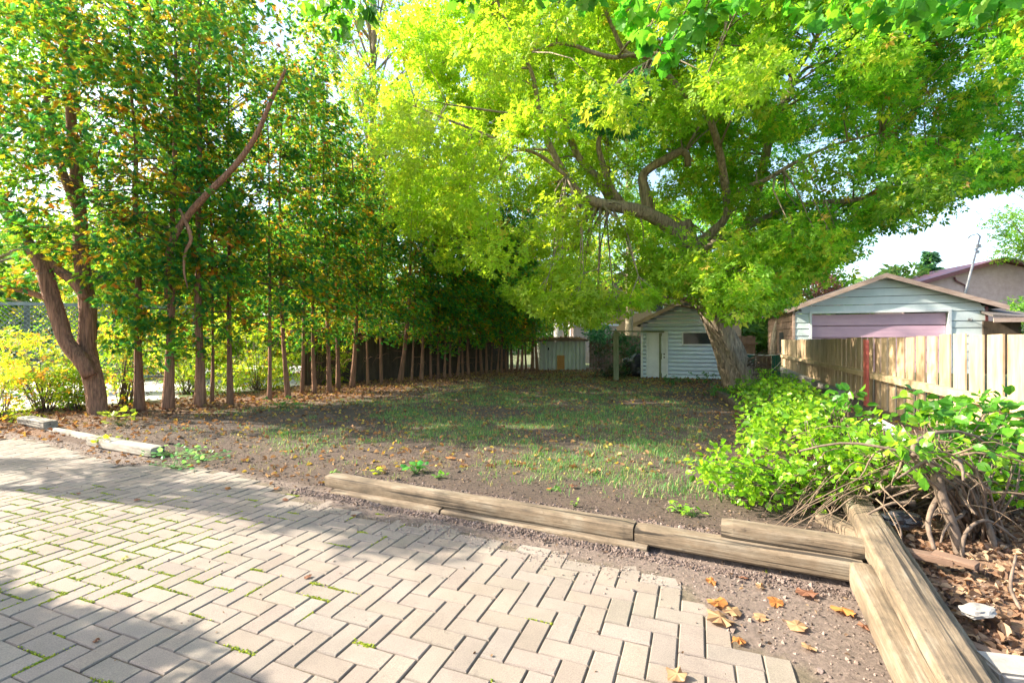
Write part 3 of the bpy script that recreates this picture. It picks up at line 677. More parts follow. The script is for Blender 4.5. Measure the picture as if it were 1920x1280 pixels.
for (lab, bx, by, Yb, reg, cols, bark) in [
    ("yellow-green tree with tall crown behind the middle of the hedge", 700, 690, 30, (560, 860, -120, 430, 27, 33, 70, 1.0, 1.9), YEL, 'bark'),
    ("pale trunked tree behind the low metal shed", 1048, 660, 32, (900, 1150, -80, 520, 29, 36, 75, 1.0, 1.8), YEL, 'birch'),
    ("bluish green tree between the hedge end and the leaning maple, far behind", 1180, 655, 42, (1020, 1330, 60, 560, 39, 45, 55, 1.2, 2.2), [(.05, .17, .08), (.08, .22, .10), (.12, .25, .08)], 'bark'),
    ("green tree behind the shed roof and the maple trunk", 1360, 655, 36, (1260, 1500, 150, 560, 33, 38, 60, 1.0, 1.9), GRN, 'bark'),
    ("yellow-green tree behind the hedge at far left", -60, 690, 22, (-300, 200, -260, 600, 18, 24, 130, .8, 1.5), YEL, 'bark'),
    ("low spreading tree beyond the hedge behind its middle gaps", 520, 690, 21, (400, 720, 420, 690, 18.5, 22, 110, .7, 1.2), YEL, 'bark'),
    ("low bushy tree beyond the hedge behind the thick first cedars", 250, 690, 19, (100, 430, 400, 690, 16, 20, 110, .6, 1.1), YEL, 'bark'),
    ("green tree beyond the dark board fence", 850, 690, 27, (660, 1010, 330, 640, 25, 29, 70, .8, 1.5), GRN + YEL[:2], 'bark'),
    ("bright tree beyond the hedge between the first cedars", 330, 690, 24, (120, 560, -160, 500, 20, 26, 95, .8, 1.4), YEL, 'bark')]:
    cs, rs = region(*reg); tree("background_tree", lab, (ap(bx, by, Yb).x, Yb, .1), .28, cs, rs, .24, cols, [1] * len(cols), group="trees beyond the yard", bark=bark, dens=.8)
# far-off wood closing the horizon
cs = []; rs = []
for k in range(520):
    a = random.uniform(-1.15, 1.15); d = random.uniform(50, 75); hgt_ = 11 if a < .25 else 6.0
    if .25 <= a: hgt_ = 6.5
    cs.append(np.array([math.sin(a) * d, math.cos(a) * d, random.uniform(.3, hgt_)])); rs.append(random.uniform(1.6, 2.8))
P, Rm, C = clumps(cs, rs, [70] * len(cs), [(.06, .13, .03), (.10, .19, .04), (.16, .22, .06)], [1, 1, 1], hue=.3)
o = scatter("distant_wood", T3[0], T3[1], P, Rm, rng.uniform(.6, 1.1, len(P)), C, M['leaf']); tag(o, "far-off wood along the horizon", None, None, "stuff")
# right side trees
cs, rs = region(1420, 1600, 420, 480, 26, 30, 22, .6, 1.2)
tree("background_tree", "blue-green tree with ragged edge left of the garage gable", (ap(1450, 650, 28).x, 28, .1), .22, cs, rs, .2, [(.03, .12, .06), (.06, .17, .08)], [1, 1], group="trees beyond the yard")
cs, rs = region(1470, 1570, 512, 570, 40, 44, 22, .7, 1.2)
tree("plum_tree", "purple-leaved tree left of the garage gable", (ap(1520, 650, 42).x, 42, .1), .2, cs, rs, .22, [(.20, .07, .08), (.28, .12, .11), (.14, .12, .05)], [2, 2, 1], group="trees beyond the yard")
cs, rs = region(1865, 1990, 395, 480, 30, 34, 26, .6, 1.3)
tree("background_tree", "yellow-green tree over the roof of the stucco house", (ap(1960, 640, 32).x, 32, .1), .2, cs, rs, .2, YEL[:3], [2, 2, 1], group="trees beyond the yard", dens=.7)
cs, rs = region(1860, 2050, 290, 400, 34, 38, 20, .8, 1.5)
tree("background_tree", "pale airy tree reaching in at the right edge of the sky", (ap(1990, 640, 36).x, 36, .1), .2, cs, rs, .24, [(.20, .28, .16), (.28, .34, .2)], [1, 1], group="trees beyond the yard", dens=.25)
cs, rs = region(1895, 1990, 560, 625, 20, 23, 12, .4, .8)
tree("background_tree", "low green tree beside the carport at the right edge", (ap(1935, 700, 21).x, 21, .1), .1, cs, rs, .16, GRN, [1, 1, 1], group="trees beyond the yard")
def spruce(label, px, ytop, ybase, Y, r):
    top = ap(px, ytop, Y); base = Vector((top.x, Y, .1)); t = empty("spruce_tree", base); tag(t, label, "tree", "distant spruces")
    mb = MB(); H = top.z - .1; mb.tube([(0, 0, 0), (0, 0, H)], [.25, .02], 8); mb.build("trunk", M['cbark'], t)
    P = []; D = []; zb = ap(px, ybase, Y).z - .1
    for k in range(110):
        tt = random.random() ** .7; z = H - (H - zb) * tt; a = random.uniform(0, 6.28); L = r * tt * random.uniform(.6, 1.1) + .15
        for s in np.linspace(.1, 1, 12): P.append((math.cos(a) * L * s, math.sin(a) * L * s, z - .1 * L * s + .15 * L * s * s)); D.append((math.cos(a), math.sin(a), 0))
    P = np.array(P); scatter("crown", FR[0], FR[1], P, frames(len(P), .3, .4, np.array(D)), rng.uniform(.28, .5, len(P)), palette(len(P), [(.03, .10, .07), (.06, .16, .10)], [1, 1]), M['cedar'], t)
spruce("blue-green spruce rising behind the right slope of the garage roof", 1745, 468, 545, 45, 1.75)
spruce("small spruce tip just over the garage roof ridge", 1675, 502, 545, 52, .9)

# ------------------------------------------------------------ undergrowth behind the hedge at left
def shrub(name, label, base, centers, radii, leaf, cols, wts, T=OV, dens=1.0, m='shrub', group=None, flat=.55, down=.2, stems=8, cat="shrub"):
    base = Vector(base); t = empty(name, base); tag(t, label, cat, group)
    cs = [np.array(Vector(c_) - base) for c_ in centers]
    mb = MB()
    for c_ in cs[:max(stems, 1) * 4]:
        a = np.array([random.uniform(-.12, .12), random.uniform(-.12, .12), -.03]); mid = (a + c_) / 2 + np.array([random.uniform(-.1, .1), random.uniform(-.1, .1), .08])
        mb.tube([a, mid, c_], [.010, .007, .003], 5)
    mb.build("stems", M['twig'], t)
    P, Rm, C = clumps(cs, radii, [max(4, int(dens * 3.0 * (r_ / leaf) ** 2)) for r_ in radii], cols, wts, hue=.18, down=down, flat=flat)
    scatter("foliage", T[0], T[1], P, Rm, rng.uniform(.7, 1.3, len(P)) * leaf, C, M[m], t)
    return t
YG = [(.20, .30, .02), (.30, .34, .03), (.12, .24, .02), (.42, .22, .04)]
for lab, bx, Yb, reg, wt in [
    ("yellow and orange leaved bush left of the forked cedar", 80, 9.6, (0, 165, 630, 745, 9.3, 10.6, 50, .22, .4), [2, 2, 1.5, 1.4]),
    ("bright green bush at the foot of the forked cedar", 140, 9.7, (90, 165, 690, 760, 9.4, 10.2, 20, .16, .3), [2, 1, 3, .4]),
    ("yellowish bush at the left edge beside the paving", 0, 8.6, (-60, 45, 690, 790, 8.2, 9.6, 22, .2, .35), [2, 3, 1, 1.2]),
    ("sunlit bush between the forked cedar and its right neighbour", 232, 10.6, (205, 262, 610, 752, 10.2, 11.4, 40, .2, .35), [2, 2, 3, .8]),
    ("bright undergrowth bush behind the left-leaning cedar", 350, 12.6, (290, 420, 600, 738, 12, 14, 56, .25, .45), [3, 3, 2, .4]),
    ("bright undergrowth bush behind the lone slim cedar", 480, 13.8, (425, 545, 600, 728, 13, 15, 52, .25, .45), [3, 3, 1.5, .4]),
    ("bright bush in the widest gap of the hedge", 600, 15.2, (560, 655, 590, 715, 15, 17, 46, .25, .45), [3, 3, 1, .3])]:
    cs, rs = region(*reg); shrub("bush", lab, (ap(bx, 700, Yb).x, Yb, .1), cs, rs, .10, YG, wt, T=T3, m='leaf', dens=1.0, group="bushes behind the hedge")
# driveway beyond the hedge
dm = MB(); dy = []
for Y in np.arange(2, 24, 2.0): dy.append((float(hedge_x(Y)) - 2.2, float(Y)))
vs = []; fs = []
for k, (x, y) in enumerate(dy): vs += [(x, y, .118), (x - 12, y + 6, .118)]
for k in range(len(dy) - 1): fs.append((2*k, 2*k+2, 2*k+3, 2*k+1))
dm.add(vs, fs); d = dm.build("neighbour_driveway", M['pave']); tag(d, "pale sunlit driveway beyond the hedge", None, None, "structure")
# lattice fence far left
lf = empty("lattice_fence", (-13.2, 12.5, .1), R(20)); tag(lf, "pale lattice fence seen through the yellow bushes at the left edge", "fence")
mb = MB()
for k in range(-28, 60):
    for s in (-1, 1):
        x0 = k * .12; x1 = x0 + s * 1.9
        if min(x0, x1) < -1.5 or max(x0, x1) > 4.2: continue
        mb.bar((x0, s * .008, .45), (x1, s * .008, 2.35), .012, .035, up=(0, 1, 0))
mb.build("lattice_panel", M['lattice'], lf)
mb = MB(); mb.box(-1.5, 4.2, -.03, .03, .38, .45); mb.box(-1.5, 4.2, -.03, .03, 2.35, 2.43); mb.build("frame", M['lattice'], lf)
for x in (-1.5, .4, 2.3, 4.2):
    mb = MB(); mb.box(x-.045, x+.045, .04, .13, 0, 2.45); mb.build("post", M['lattice'], lf)
# dark board fence behind the far hedge
A = Vector((float(hedge_x(14.4)) - 1.5, 14.4 + .7, .1)); B = Vector((float(hedge_x(23.8)) - 1.6, 24.6, .1)); dv = B - A; Ld = dv.length
df = empty("board_fence", A, math.atan2(dv.y, dv.x)); tag(df, "dark brown board fence behind the far end of the cedar hedge", "fence")
mb = MB(); x = 0
while x < Ld - .14:
    mb.box(x, x + .138, -.012 + random.uniform(-.004, .004), .012, 0, 1.75 + random.uniform(-.02, .02)); x += .145
mb.build("boards", M['dark'], df)
mb = MB(); mb.box(0, Ld, .015, .055, .35, .44); mb.box(0, Ld, .015, .055, 1.35, 1.44); mb.build("rail", M['dark'], df)
for k in range(6):
    mb = MB(); mb.box(k * Ld / 5 - .05, k * Ld / 5 + .05, .057, .16, 0, 1.85); mb.build("post", M['dark'], df)
# back fence right of the metal shed
A = ap(1105, 694, 26.0); B = ap(1420, 694, 26.0); A.z = B.z = 0.05
bf = empty("back_fence", A); tag(bf, "dark weathered back fence between the low metal shed and the white shed", "fence")
mb = MB(); x = 0; Lb = (B - A).length
while x < Lb - .14: mb.box(x, x + .14, -.012, .012, 0, 1.75 + random.uniform(-.03, .03)); x += .15
mb.build("boards", M['brownwall'], bf)
mb = MB(); mb.box(0, Lb, -.055, -.015, 1.3, 1.39); mb.build("rail", M['brownwall'], bf)

# ------------------------------------------------------------ buildings helper
class Plane:
    """vertical plane through a point on the ray of pixel px at depth Y, turned by th; s = metres to the right"""
    def __init__(s, px, Y, th):
        s.o = Vector(((px - CX) / FP * Y, Y, 0)); s.th = th; s.c = math.cos(th); s.s_ = math.sin(th)
    def s(s, px):
        k = (px - CX) / FP; return (k * s.o.y - s.o.x) / (s.c + k * s.s_)
    def z(s, px, py): return EYE - (py - CY) / FP * (s.o.y - s.s_ * s.s(px))
TH = R(20)
def lap_siding(mb, rng_x, zs, y=0.0, out=.014, gap=.022):
    """courses of siding; rng_x(z) -> list of (x0,x1) at height z"""
    for z0, z1 in zip(zs[:-1], zs[1:]):
        A_ = rng_x(z0 + 1e-4); B_ = rng_x(z1 - 1e-4)
        if len(A_) != len(B_): continue
        for (a0, a1), (b0, b1) in zip(A_, B_):
            if a1 - a0 < .01: continue
            q0 = z0 + gap; mb.add([(a0, y - out, q0), (a1, y - out, q0), (b1, y - .001, z1), (b0, y - .001, z1), (a0, y + .02, q0), (a1, y + .02, q0)], [(0, 1, 2, 3), (4, 5, 1, 0)])
# --- garage
GP = Plane(1490, 23.3, TH)
gw = GP.s(1848); s_r = GP.s(1882); ridge_s = GP.s(1657); z_r = GP.z(1657, 517); z_l = GP.z(1490, 577); z_rr = GP.z(1882, 577)
gar = empty("garage", (GP.o.x, GP.o.y, 0), -TH); tag(gar, "pale green sided garage with mauve overhead door behind the board fence", "garage")
DX0, DX1, DZ = GP.s(1522), GP.s(1778), GP.z(1650, 586)
def roofz(x): return z_l + (z_r - z_l) * x / ridge_s if x < ridge_s else z_r + (z_rr - z_r) * (x - ridge_s) / (s_r - ridge_s)
def g_rng(z):
    lo = 0.0; hi = gw
    if z > z_l - .05: lo = max(0, (z - z_l + .05) / (z_r - z_l) * ridge_s)
    zr = z + .05
    if zr > roofz(gw): hi = ridge_s + (z_r - zr) / (z_r - z_rr) * (s_r - ridge_s)
    if z < DZ: return [(lo, DX0 - .0), (DX1 + .0, hi)]
    return [(lo, max(lo, hi))]
mb = MB(); zs = [0, .35, .7, 1.05, 1.4, 1.75, 2.1, 2.4, DZ] ; zs = sorted(set([z for z in zs if z < DZ - .1] + [DZ])); z = DZ
while z < z_r - .15: z += .37; zs.append(min(z, z_r - .06))
lap_siding(mb, g_rng, zs, 0, .02); mb.build("front_wall", M['siding'], gar)
mb = MB(); mb.box(DX0 - .10, DX0 - .001, -.05, .02, 0, DZ + .1); mb.box(DX1 + .001, DX1 + .10, -.05, .02, 0, DZ + .1); mb.box(DX0 - .001, DX1 + .001, -.048, .018, DZ, DZ + .098); mb.build("door_frame", M['white'], gar)
mb = MB(); mb.box(DX0 - .02, DX0, .021, .35, 0, DZ); mb.box(DX1, DX1 + .02, .021, .35, 0, DZ); mb.box(DX0, DX1, .021, .35, DZ, DZ + .02); mb.build("door_reveal", M['siding'], gar)
mb = MB(); z = 0; hgt = (DZ - .03) / 5
for k in range(5):
    mb.box(DX0 + .02, DX1 - .02, .16, .2, k * hgt + .022, (k + 1) * hgt - .022); mb.box(DX0 + .02, DX1 - .02, .36, .38, k * hgt - .03, k * hgt + .03)
    for q in (.33, .66): mb.box(DX0 + .02, DX1 - .02, .156, .16, k * hgt + hgt * q - .006, k * hgt + hgt * q + .006)
mb.build("overhead_door", M['pink'], gar)
mb = MB(); D = 8.0
mb.box(0, .1, .03, D, 0, z_l - .08)
for k in range(8):                                   # wide horizontal boards of the side wall
    z0 = k * .36; z1 = min(z0 + .35, z_l - .1)
    if z1 > z0: mb.add([(-.03, 0.03, z0), (-.03, D, z0), (-.003, D, z1), (-.003, .03, z1), (0, .03, z0), (0, D, z0)], [(0, 3, 2, 1), (4, 0, 1, 5)])
mb.build("side_wall", M['brownwall'], gar)
mb = MB(); mb.box(-.034, -.028, 2.7, 3.9, .9, 2.0); w_ = mb.build("side_opening", M['black'], gar)
mb = MB(); mb.box(gw - .1, gw, .03, D, 0, roofz(gw) - .12); mb.build("side_wall", M['siding'], gar)
mb = MB(); th_ = .09
for (xa, za, xb, zb) in ((-.35, z_l - .35 * (z_r - z_l) / ridge_s, ridge_s, z_r), (ridge_s, z_r, s_r, z_rr)):
    mb.add([(xa, -.32, za), (xb, -.32, zb), (xb, D + .2, zb), (xa, D + .2, za), (xa, -.32, za + th_), (xb, -.32, zb + th_), (xb, D + .2, zb + th_), (xa, D + .2, za + th_)],
           [(0, 1, 2, 3), (7, 6, 5, 4), (0, 4, 5, 1), (2, 6, 7, 3), (1, 5, 6, 2), (3, 7, 4, 0)])
mb.build("roof", M['shingle'], gar)
for (xa, za, xb, zb) in ((-.37, z_l - .37 * (z_r - z_l) / ridge_s, ridge_s, z_r), (ridge_s + .001, z_r, s_r + .02, z_rr)):
    mb = MB(); mb.add([(xa, -.36, za - .12), (xb, -.36, zb - .12), (xb, -.36, zb + .085), (xa, -.36, za + .085), (xa, -.324, za - .12), (xb, -.324, zb - .12), (xb, -.324, zb + .085), (xa, -.324, za + .085)],
                      [(0, 1, 2, 3), (4, 7, 6, 5), (3, 2, 6, 7), (0, 4, 5, 1), (0, 3, 7, 4), (1, 5, 6, 2)]); mb.build("fascia", M['fascia'], gar)
for x, y in ((1500, 582), (1817, 599)):
    mb = MB(); s_ = GP.s(x); z = GP.z(x, y); mb.tube([(s_, 0, z), (s_, -.16, z + .05), (s_, -.22, z - .06)], [.02, .02, .045], 8); mb.box(s_ - .05, s_ + .05, -.03, -.015, z - .06, z + .06); mb.build("wall_lamp", M['pipe'], gar)
mb = MB(); mb.box(gw - .02, gw + .08, -.03, .05, 0, roofz(gw) - .15); mb.build("corner_trim", M['maroon'], gar)
mb = MB(); mb.box(-.08, .02, -.03, .03, 0, z_l - .12); mb.build("corner_trim", M['fascia'], gar)
# --- carport right of it
CP = Plane(1850, 20.2, TH); cpx = CP.s(1850)
cp = empty("carport", (CP.o.x + .15, CP.o.y, 0), -TH); tag(cp, "low dark carport leaning against the right side of the garage", "carport")
mb = MB(); za = CP.z(1852, 592); zb = CP.z(1925, 612)
mb.add([(0, 1.5, za + .35), (4.5, 1.5, zb + .3), (4.5, -.2, zb - .05), (0, -.2, za - .05), (0, 1.5, za + .43), (4.5, 1.5, zb + .38), (4.5, -.2, zb + .05), (0, -.2, za + .05)], [(0, 1, 2, 3), (7, 6, 5, 4), (3, 2, 6, 7), (0, 4, 5, 1), (1, 5, 6, 2), (0, 3, 7, 4)]); mb.build("roof", M['shingle'], cp)
mb = MB(); mb.box(0, 4.5, -.25, -.205, za - .28, za - .1); mb.build("beam", M['fascia'], cp)
for x in (1.4, 4.3):
    mb = MB(); mb.box(x, x + .12, -.15, -.03, 0, za - .1); mb.build("post", M['maroon'], cp)
mb = MB(); mb.box(.05, 1.3, .6, .7, 0, za - .2); mb.build("back_wall", M['dark'], cp)
# --- stucco house
HP = Plane(1730, 34, R(8)); hs = empty("stucco_house", (HP.o.x, HP.o.y, 0), -R(8)); tag(hs, "pink stucco house with maroon roof edge beyond the garage", "house")
zz0 = HP.z(1730, 532); zz1 = HP.z(1868, 492); x1 = HP.s(1868)
mb = MB(); mb.prism([(0, 0), (x1 + 9, 0), (x1 + 9, zz1 - 2.3), (x1 + .3, zz1), (0, zz0)], 0, 7); mb.build("wall", M['stucco'], hs)
mb = MB(); mb.prism([(-.6, zz0 - .2), (x1 + .3, zz1 + .05), (x1 + 9.4, zz1 - 2.4), (x1 + 9.4, zz1 - 2.15), (x1 + .3, zz1 + .32), (-.6, zz0 + .07)], -.45, 7.3); mb.build("roof", M['maroon'], hs)
mb = MB(); a = HP.s(1787); mb.tube([(a, -.1, HP.z(1787, 520)), (a + .1, -.14, HP.z(1787, 527)), (a + .75, -.08, HP.z(1787, 536)), (a + .75, -.08, .2)], [.06] * 4, 8); mb.build("downpipe", M['maroon'], hs)
# --- leaning mast
a = ap(1809, 552, 27); b = ap(1838, 443, 27)
mp_ = empty("utility_mast", (a.x - .55, 27, .1)); tag(mp_, "thin dark leaning mast with a hooked top against the sky", "pole")
mb = MB(); o_ = mp_.location; mb.tube([(0, 0, 0), a - o_, b - o_], [.07, .06, .045], 8); mb.build("pole", M['pipe'], mp_)
mb = MB(); tp = b - o_; mb.tube([tp, tp + Vector((-.15, 0, .14)), tp + Vector((-.5, 0, .05)), tp + Vector((-.7, 0, -.12))], [.03] * 4, 6)
mb.bar(tp + Vector((-.35, 0, -.75)), tp + Vector((.12, 0, -.55)), .05, .05); mb.box(tp.x - .2, tp.x, -.05, .05, tp.z - .62, tp.z - .45); mb.box(tp.x - .22, tp.x - .08, -.05, .05, tp.z - .95, tp.z - .8); mb.build("bracket", M['pipe'], mp_)
mb = MB(); mb.tube([tp + Vector((-.5, 0, .05)), tp + Vector((-1.1, 0, -.15)), tp + Vector((-1.4, 0, -.4))], [.012] * 3, 5); mb.build("wire", M['pipe'], mp_)

# --- white shed
SP = Plane(1203, 18.5, R(18)); sw = SP.s(1366); rs_ = SP.s(1284); zr_ = SP.z(1284, 563); zl_ = SP.z(1203, 602); zb_ = .1
sh = empty("garden_shed", (SP.o.x, SP.o.y, 0), -R(18)); tag(sh, "small white-blue sided gable shed behind the leaning maple trunk", "shed")
slope = (zr_ - zl_) / rs_
def s_rng(z):
    lo = max(0, (z - zl_ + .06) / slope); hi = min(sw, 2 * rs_ - lo if lo > 0 else sw); return [(lo, max(lo, hi))]
zs = list(np.arange(zb_, zr_ - .08, .15)); mb = MB(); lap_siding(mb, s_rng, zs, 0, .03, .024); mb.build("front_wall", M['shed'], sh)
mb = MB(); mb.box(0, .04, .02, 3.2, zb_, zl_ - .03); mb.box(sw - .04, sw, .02, 3.2, zb_, zl_ - .03); mb.box(.04, sw - .04, 3.16, 3.2, zb_, zl_ - .03); mb.build("side_walls", M['shed'], sh)
mb = MB(); mb.box(-.03, .05, -.035, .02, zb_, zl_ - .02); mb.build("corner_trim", M['white'], sh)
dx0, dx1, dz = SP.s(1216), SP.s(1249), SP.z(1235, 624)
dr = MB(); dr.box(dx0, dx1, -.05, -.032, zb_ + .06, dz)
for (q0, q1) in ((.08, .42), (.52, .93)):
    zz = dz - zb_; dr.box(dx0 + .09, dx1 - .09, -.058, -.05, zb_ + zz * q0 + .06, zb_ + zz * q1)
dr = dr.build("door", M['white'], sh)
for z in (1.02, .9):
    mb = MB(); mb.tube([(dx1 - .07, -.05, z), (dx1 - .07, -.075, z), (dx1 - .07, -.1, z)], [.018, .016, .03], 8); mb.build("knob", M['black'], dr)
mb = MB(); mb.box(dx0 - .07, dx0 - .002, -.075, -.032, zb_, dz + .07); mb.box(dx1 + .002, dx1 + .07, -.075, -.032, zb_, dz + .07); mb.box(dx0 - .002, dx1 + .002, -.073, -.032, dz + .002, dz + .068); mb.build("door_frame", M['white'], sh)
mb = MB(); wx0, wx1, wz0, wz1 = SP.s(1281), SP.s(1335), SP.z(1300, 645), SP.z(1300, 624)
mb.box(wx0 - .05, wx1 + .05, -.05, -.016, wz0 - .06, wz0); mb.box(wx0 - .05, wx1 + .05, -.05, -.016, wz1, wz1 + .05); mb.box(wx0 - .05, wx0, -.048, -.016, wz0, wz1); mb.box(wx1, wx1 + .05, -.048, -.016, wz0, wz1)
wf = mb.build("window", M['white'], sh); mb = MB(); mb.box(wx0, wx1, -.03, -.02, wz0, wz1); mb.build("pane", M['glass'], wf)
mb = MB()
for sg in (-1, 1):
    xa = rs_ + sg * (rs_ + .28); za = zr_ - slope * (rs_ + .28); v = [(xa, -.3, za), (rs_, -.3, zr_), (rs_, 3.4, zr_), (xa, 3.4, za)]
    v = v + [(a_, b_, c_ + .06) for a_, b_, c_ in v]; f = [(0, 1, 2, 3), (7, 6, 5, 4), (0, 4, 5, 1), (2, 6, 7, 3), (1, 5, 6, 2), (3, 7, 4, 0)]; mb.add(v, f)
mb.build("roof", M['shingle'], sh)
for sg in (-1, 1):
    xa = rs_ + sg * (rs_ + .3); za = zr_ - slope * (rs_ + .3); xm = rs_ + (.001 if sg > 0 else 0); mb = MB()
    mb.add([(xa, -.335, za - .1), (xm, -.335, zr_ - .1), (xm, -.335, zr_ + .055), (xa, -.335, za + .055), (xa, -.302, za - .1), (xm, -.302, zr_ - .1), (xm, -.302, zr_ + .055), (xa, -.302, za + .055)],
           [(0, 1, 2, 3), (4, 7, 6, 5), (3, 2, 6, 7), (0, 4, 5, 1), (0, 3, 7, 4), (1, 5, 6, 2)]); mb.build("fascia", M['fascia'], sh)
# --- low metal shed
LP_ = Plane(1012, 23.5, R(-6)); ms = empty("metal_shed", (LP_.o.x, LP_.o.y, .1), R(6)); tag(ms, "low cream ribbed metal shed patched with orange plywood", "shed")
lw = LP_.s(1098); lz = LP_.z(1050, 640) - .1; mb = MB(); x = 0
while x < lw - .01:
    x2 = min(x + .2, lw); mb.box(x + .012, x2 - .012, -.04, 0, 0, lz + (x / lw) * .03); x = x2
mb.build("front_wall", M['metalshed'], ms)
mb = MB(); mb.box(0, .03, .01, 2.2, 0, lz); mb.box(lw - .03, lw, .01, 2.2, 0, lz); mb.box(.03, lw - .03, 2.17, 2.2, 0, lz); mb.build("side_walls", M['metalshed'], ms)
mb = MB(); mb.prism([(-.12, lz + .0), (lw + .12, lz + .03), (lw + .12, lz + .1), (lw * .5, lz + .2), (-.12, lz + .07)], -.14, 2.35); mb.build("roof", M['brownwall'], ms)
a = LP_.s(1044); b = LP_.s(1058); mb = MB(); mb.box(a, b, -.06, -.042, .03, .72); mb.build("plywood_patch", M['ply'], ms)
mb = MB(); a = LP_.s(1028); mb.box(a - .03, a + .03, -.06, -.032, lz - .42, lz - .3); mb.build("handle", M['black'], ms)
n = 500; P = np.stack([rng.uniform(-.1, lw, n), rng.uniform(-.15, 1.5, n), np.full(n, lz + .16)], 1); P[:, 2] += -.1 * np.abs(P[:, 0] / lw - .5) + rng.uniform(0, .05, n)
o = scatter("roof_leaf_litter", T3[0], T3[1], P, frames(n, 0, .8), rng.uniform(.07, .14, n), palette(n, [(.25, .13, .05), (.14, .07, .04), (.3, .2, .06)], [1, 1, 1]), M['dry'], None, (LP_.o.x, LP_.o.y, .1)); o.rotation_euler = (0, 0, R(6))
tag(o, "dead leaves and twigs heaped on the low metal shed roof", None, None, "stuff")

# --- house behind
bh = empty("brick_house", (ap(1085, 650, 44).x, 44, 0)); tag(bh, "tan brick house with white windows behind the white shed", "house")
wd = (1390 - 1085) / 900 * 44; mb = MB(); mb.box(0, wd, 0, 8, 0, 6.4); mb.build("wall", M['brick'], bh)
mb = MB(); mb.prism([(-.5, 6.4), (wd + .5, 6.4), (wd / 2, 9.0)], -.5, 8.4); mb.build("roof", M['shingle'], bh)
for px_ in (1120, 1185, 1233, 1330):
    x = (px_ - 1085) / 900 * 44; mb = MB(); z0 = 4.1 
    mb.box(x - .55, x + .55, -.06, -.003, z0, z0 + 1.4); wf = mb.build("window", M['white'], bh); mb = MB(); mb.box(x - .45, x + .45, -.075, -.062, z0 + .1, z0 + 1.3); mb.build("pane", M['glass'], wf)
pw = empty("white_outbuilding", (ap(1075, 650, 31).x, 31, 0)); tag(pw, "low pale pink outbuilding glimpsed above the metal shed", "building")
mb = MB(); mb.box(0, 2.8, 0, 2, 0, 2.5); mb.build("wall", M['stucco'], pw); mb = MB(); mb.box(-.1, 2.9, -.1, 2.1, 2.5, 2.62); mb.build("roof", M['white'], pw)

# --- wooden arbor frame, bags, bits near the shed
pa = gp(1155, 713, .1); pb = gp(1238, 709, .1)
ar = empty("clothes_frame", pa); tag(ar, "mossy wooden post frame with a thin top beam before the shed door", "frame"); zt = ap(1155, 622, pa.y).z
mb = MB(); mb.box(-.085, .085, -.06, .06, -.15, zt - pa.z - .001); mb.build("post", M['greenpost'], ar)
q = pb - pa; mb = MB(); mb.box(q.x - .05, q.x + .05, q.y - .04, q.y + .04, -.15, zt - pa.z - .02); mb.build("post", M['greenpost'], ar)
mb = MB(); mb.bar((-.18, 0, zt - pa.z + .025), (q.x + .22, q.y, zt - pa.z + .02), .09, .05); mb.build("beam", M['greenpost'], ar)
mb = MB(); mb.bar((-.18, .15, zt - pa.z - .12), (.95, .9, zt - pa.z - .15), .05, .035); mb.build("brace", M['greenpost'], ar)
def blob(seed, r, sq, n=3):
    import bmesh
    bm = bmesh.new(); bmesh.ops.create_icosphere(bm, subdivisions=n, radius=1); random.seed(seed); ph = [random.uniform(0, 6) for _ in range(6)]
    for v in bm.verts:
        c_ = v.co; k = 1 + .13 * math.sin(c_.x * 5 + ph[0]) * math.cos(c_.y * 4 + ph[1]) + .09 * math.sin(c_.z * 9 + ph[2] + c_.x * 3) + .05 * math.sin(c_.y * 17 + ph[3]) + random.uniform(-.03, .03)
        v.co = Vector((c_.x * sq[0], c_.y * sq[1], max(c_.z, -.7) * sq[2])) * r * k
    me = bpy.data.meshes.new("blob"); bm.to_mesh(me); bm.free(); return me
for px_, py_, r_, lab in ((1176, 704, .27, "smaller black rubbish bag leaning left of the tall one"), (1190, 705, .46, "tall shiny black rubbish bag against the white shed"), (1203 - 4, 706, .25, "small black rubbish bag at the shed corner")):
    p = gp(px_, py_, .1); me = blob(px_, r_, (1, .9, 1.15)); tp = bpy.data.objects.new("rubbish_bag", me); COL.objects.link(tp); me.materials.append(M['bag']); tp.location = (p.x, p.y, .1 + r_ * .78)
    me.polygons.foreach_set("use_smooth", [True] * len(me.polygons)); tag(tp, lab, "bag", "rubbish bags by the shed")
random.seed(5)
cs, rs = region(1118, 1175, 640, 705, 17.6, 19.5, 26, .2, .4)
shrub("dark_shrub", "dark tangled shrub behind the mossy post", (ap(1140, 700, 18.5).x, 18.5, .1), cs, rs, .09, [(.02, .05, .02), (.04, .10, .03), (.10, .06, .03)], [2, 1, 1], T=T3)
cs, rs = region(1160, 1202, 625, 670, 20, 22, 22, .2, .45)
shrub("dark_shrub", "dark green shrub above the rubbish bags", (ap(1182, 690, 21).x, 21, .1), cs, rs, .1, [(.02, .09, .03), (.04, .14, .05)], [1, 1], T=T3)
cs, rs = region(1105, 1150, 610, 640, 24, 26, 16, .3, .6)
shrub("conifer_shrub", "blue-green conifer shrub behind the right end of the metal shed", (ap(1128, 690, 25).x, 25, .1), cs, rs, .16, [(.03, .12, .08), (.06, .17, .12)], [1, 1], T=FR, m='cedar')
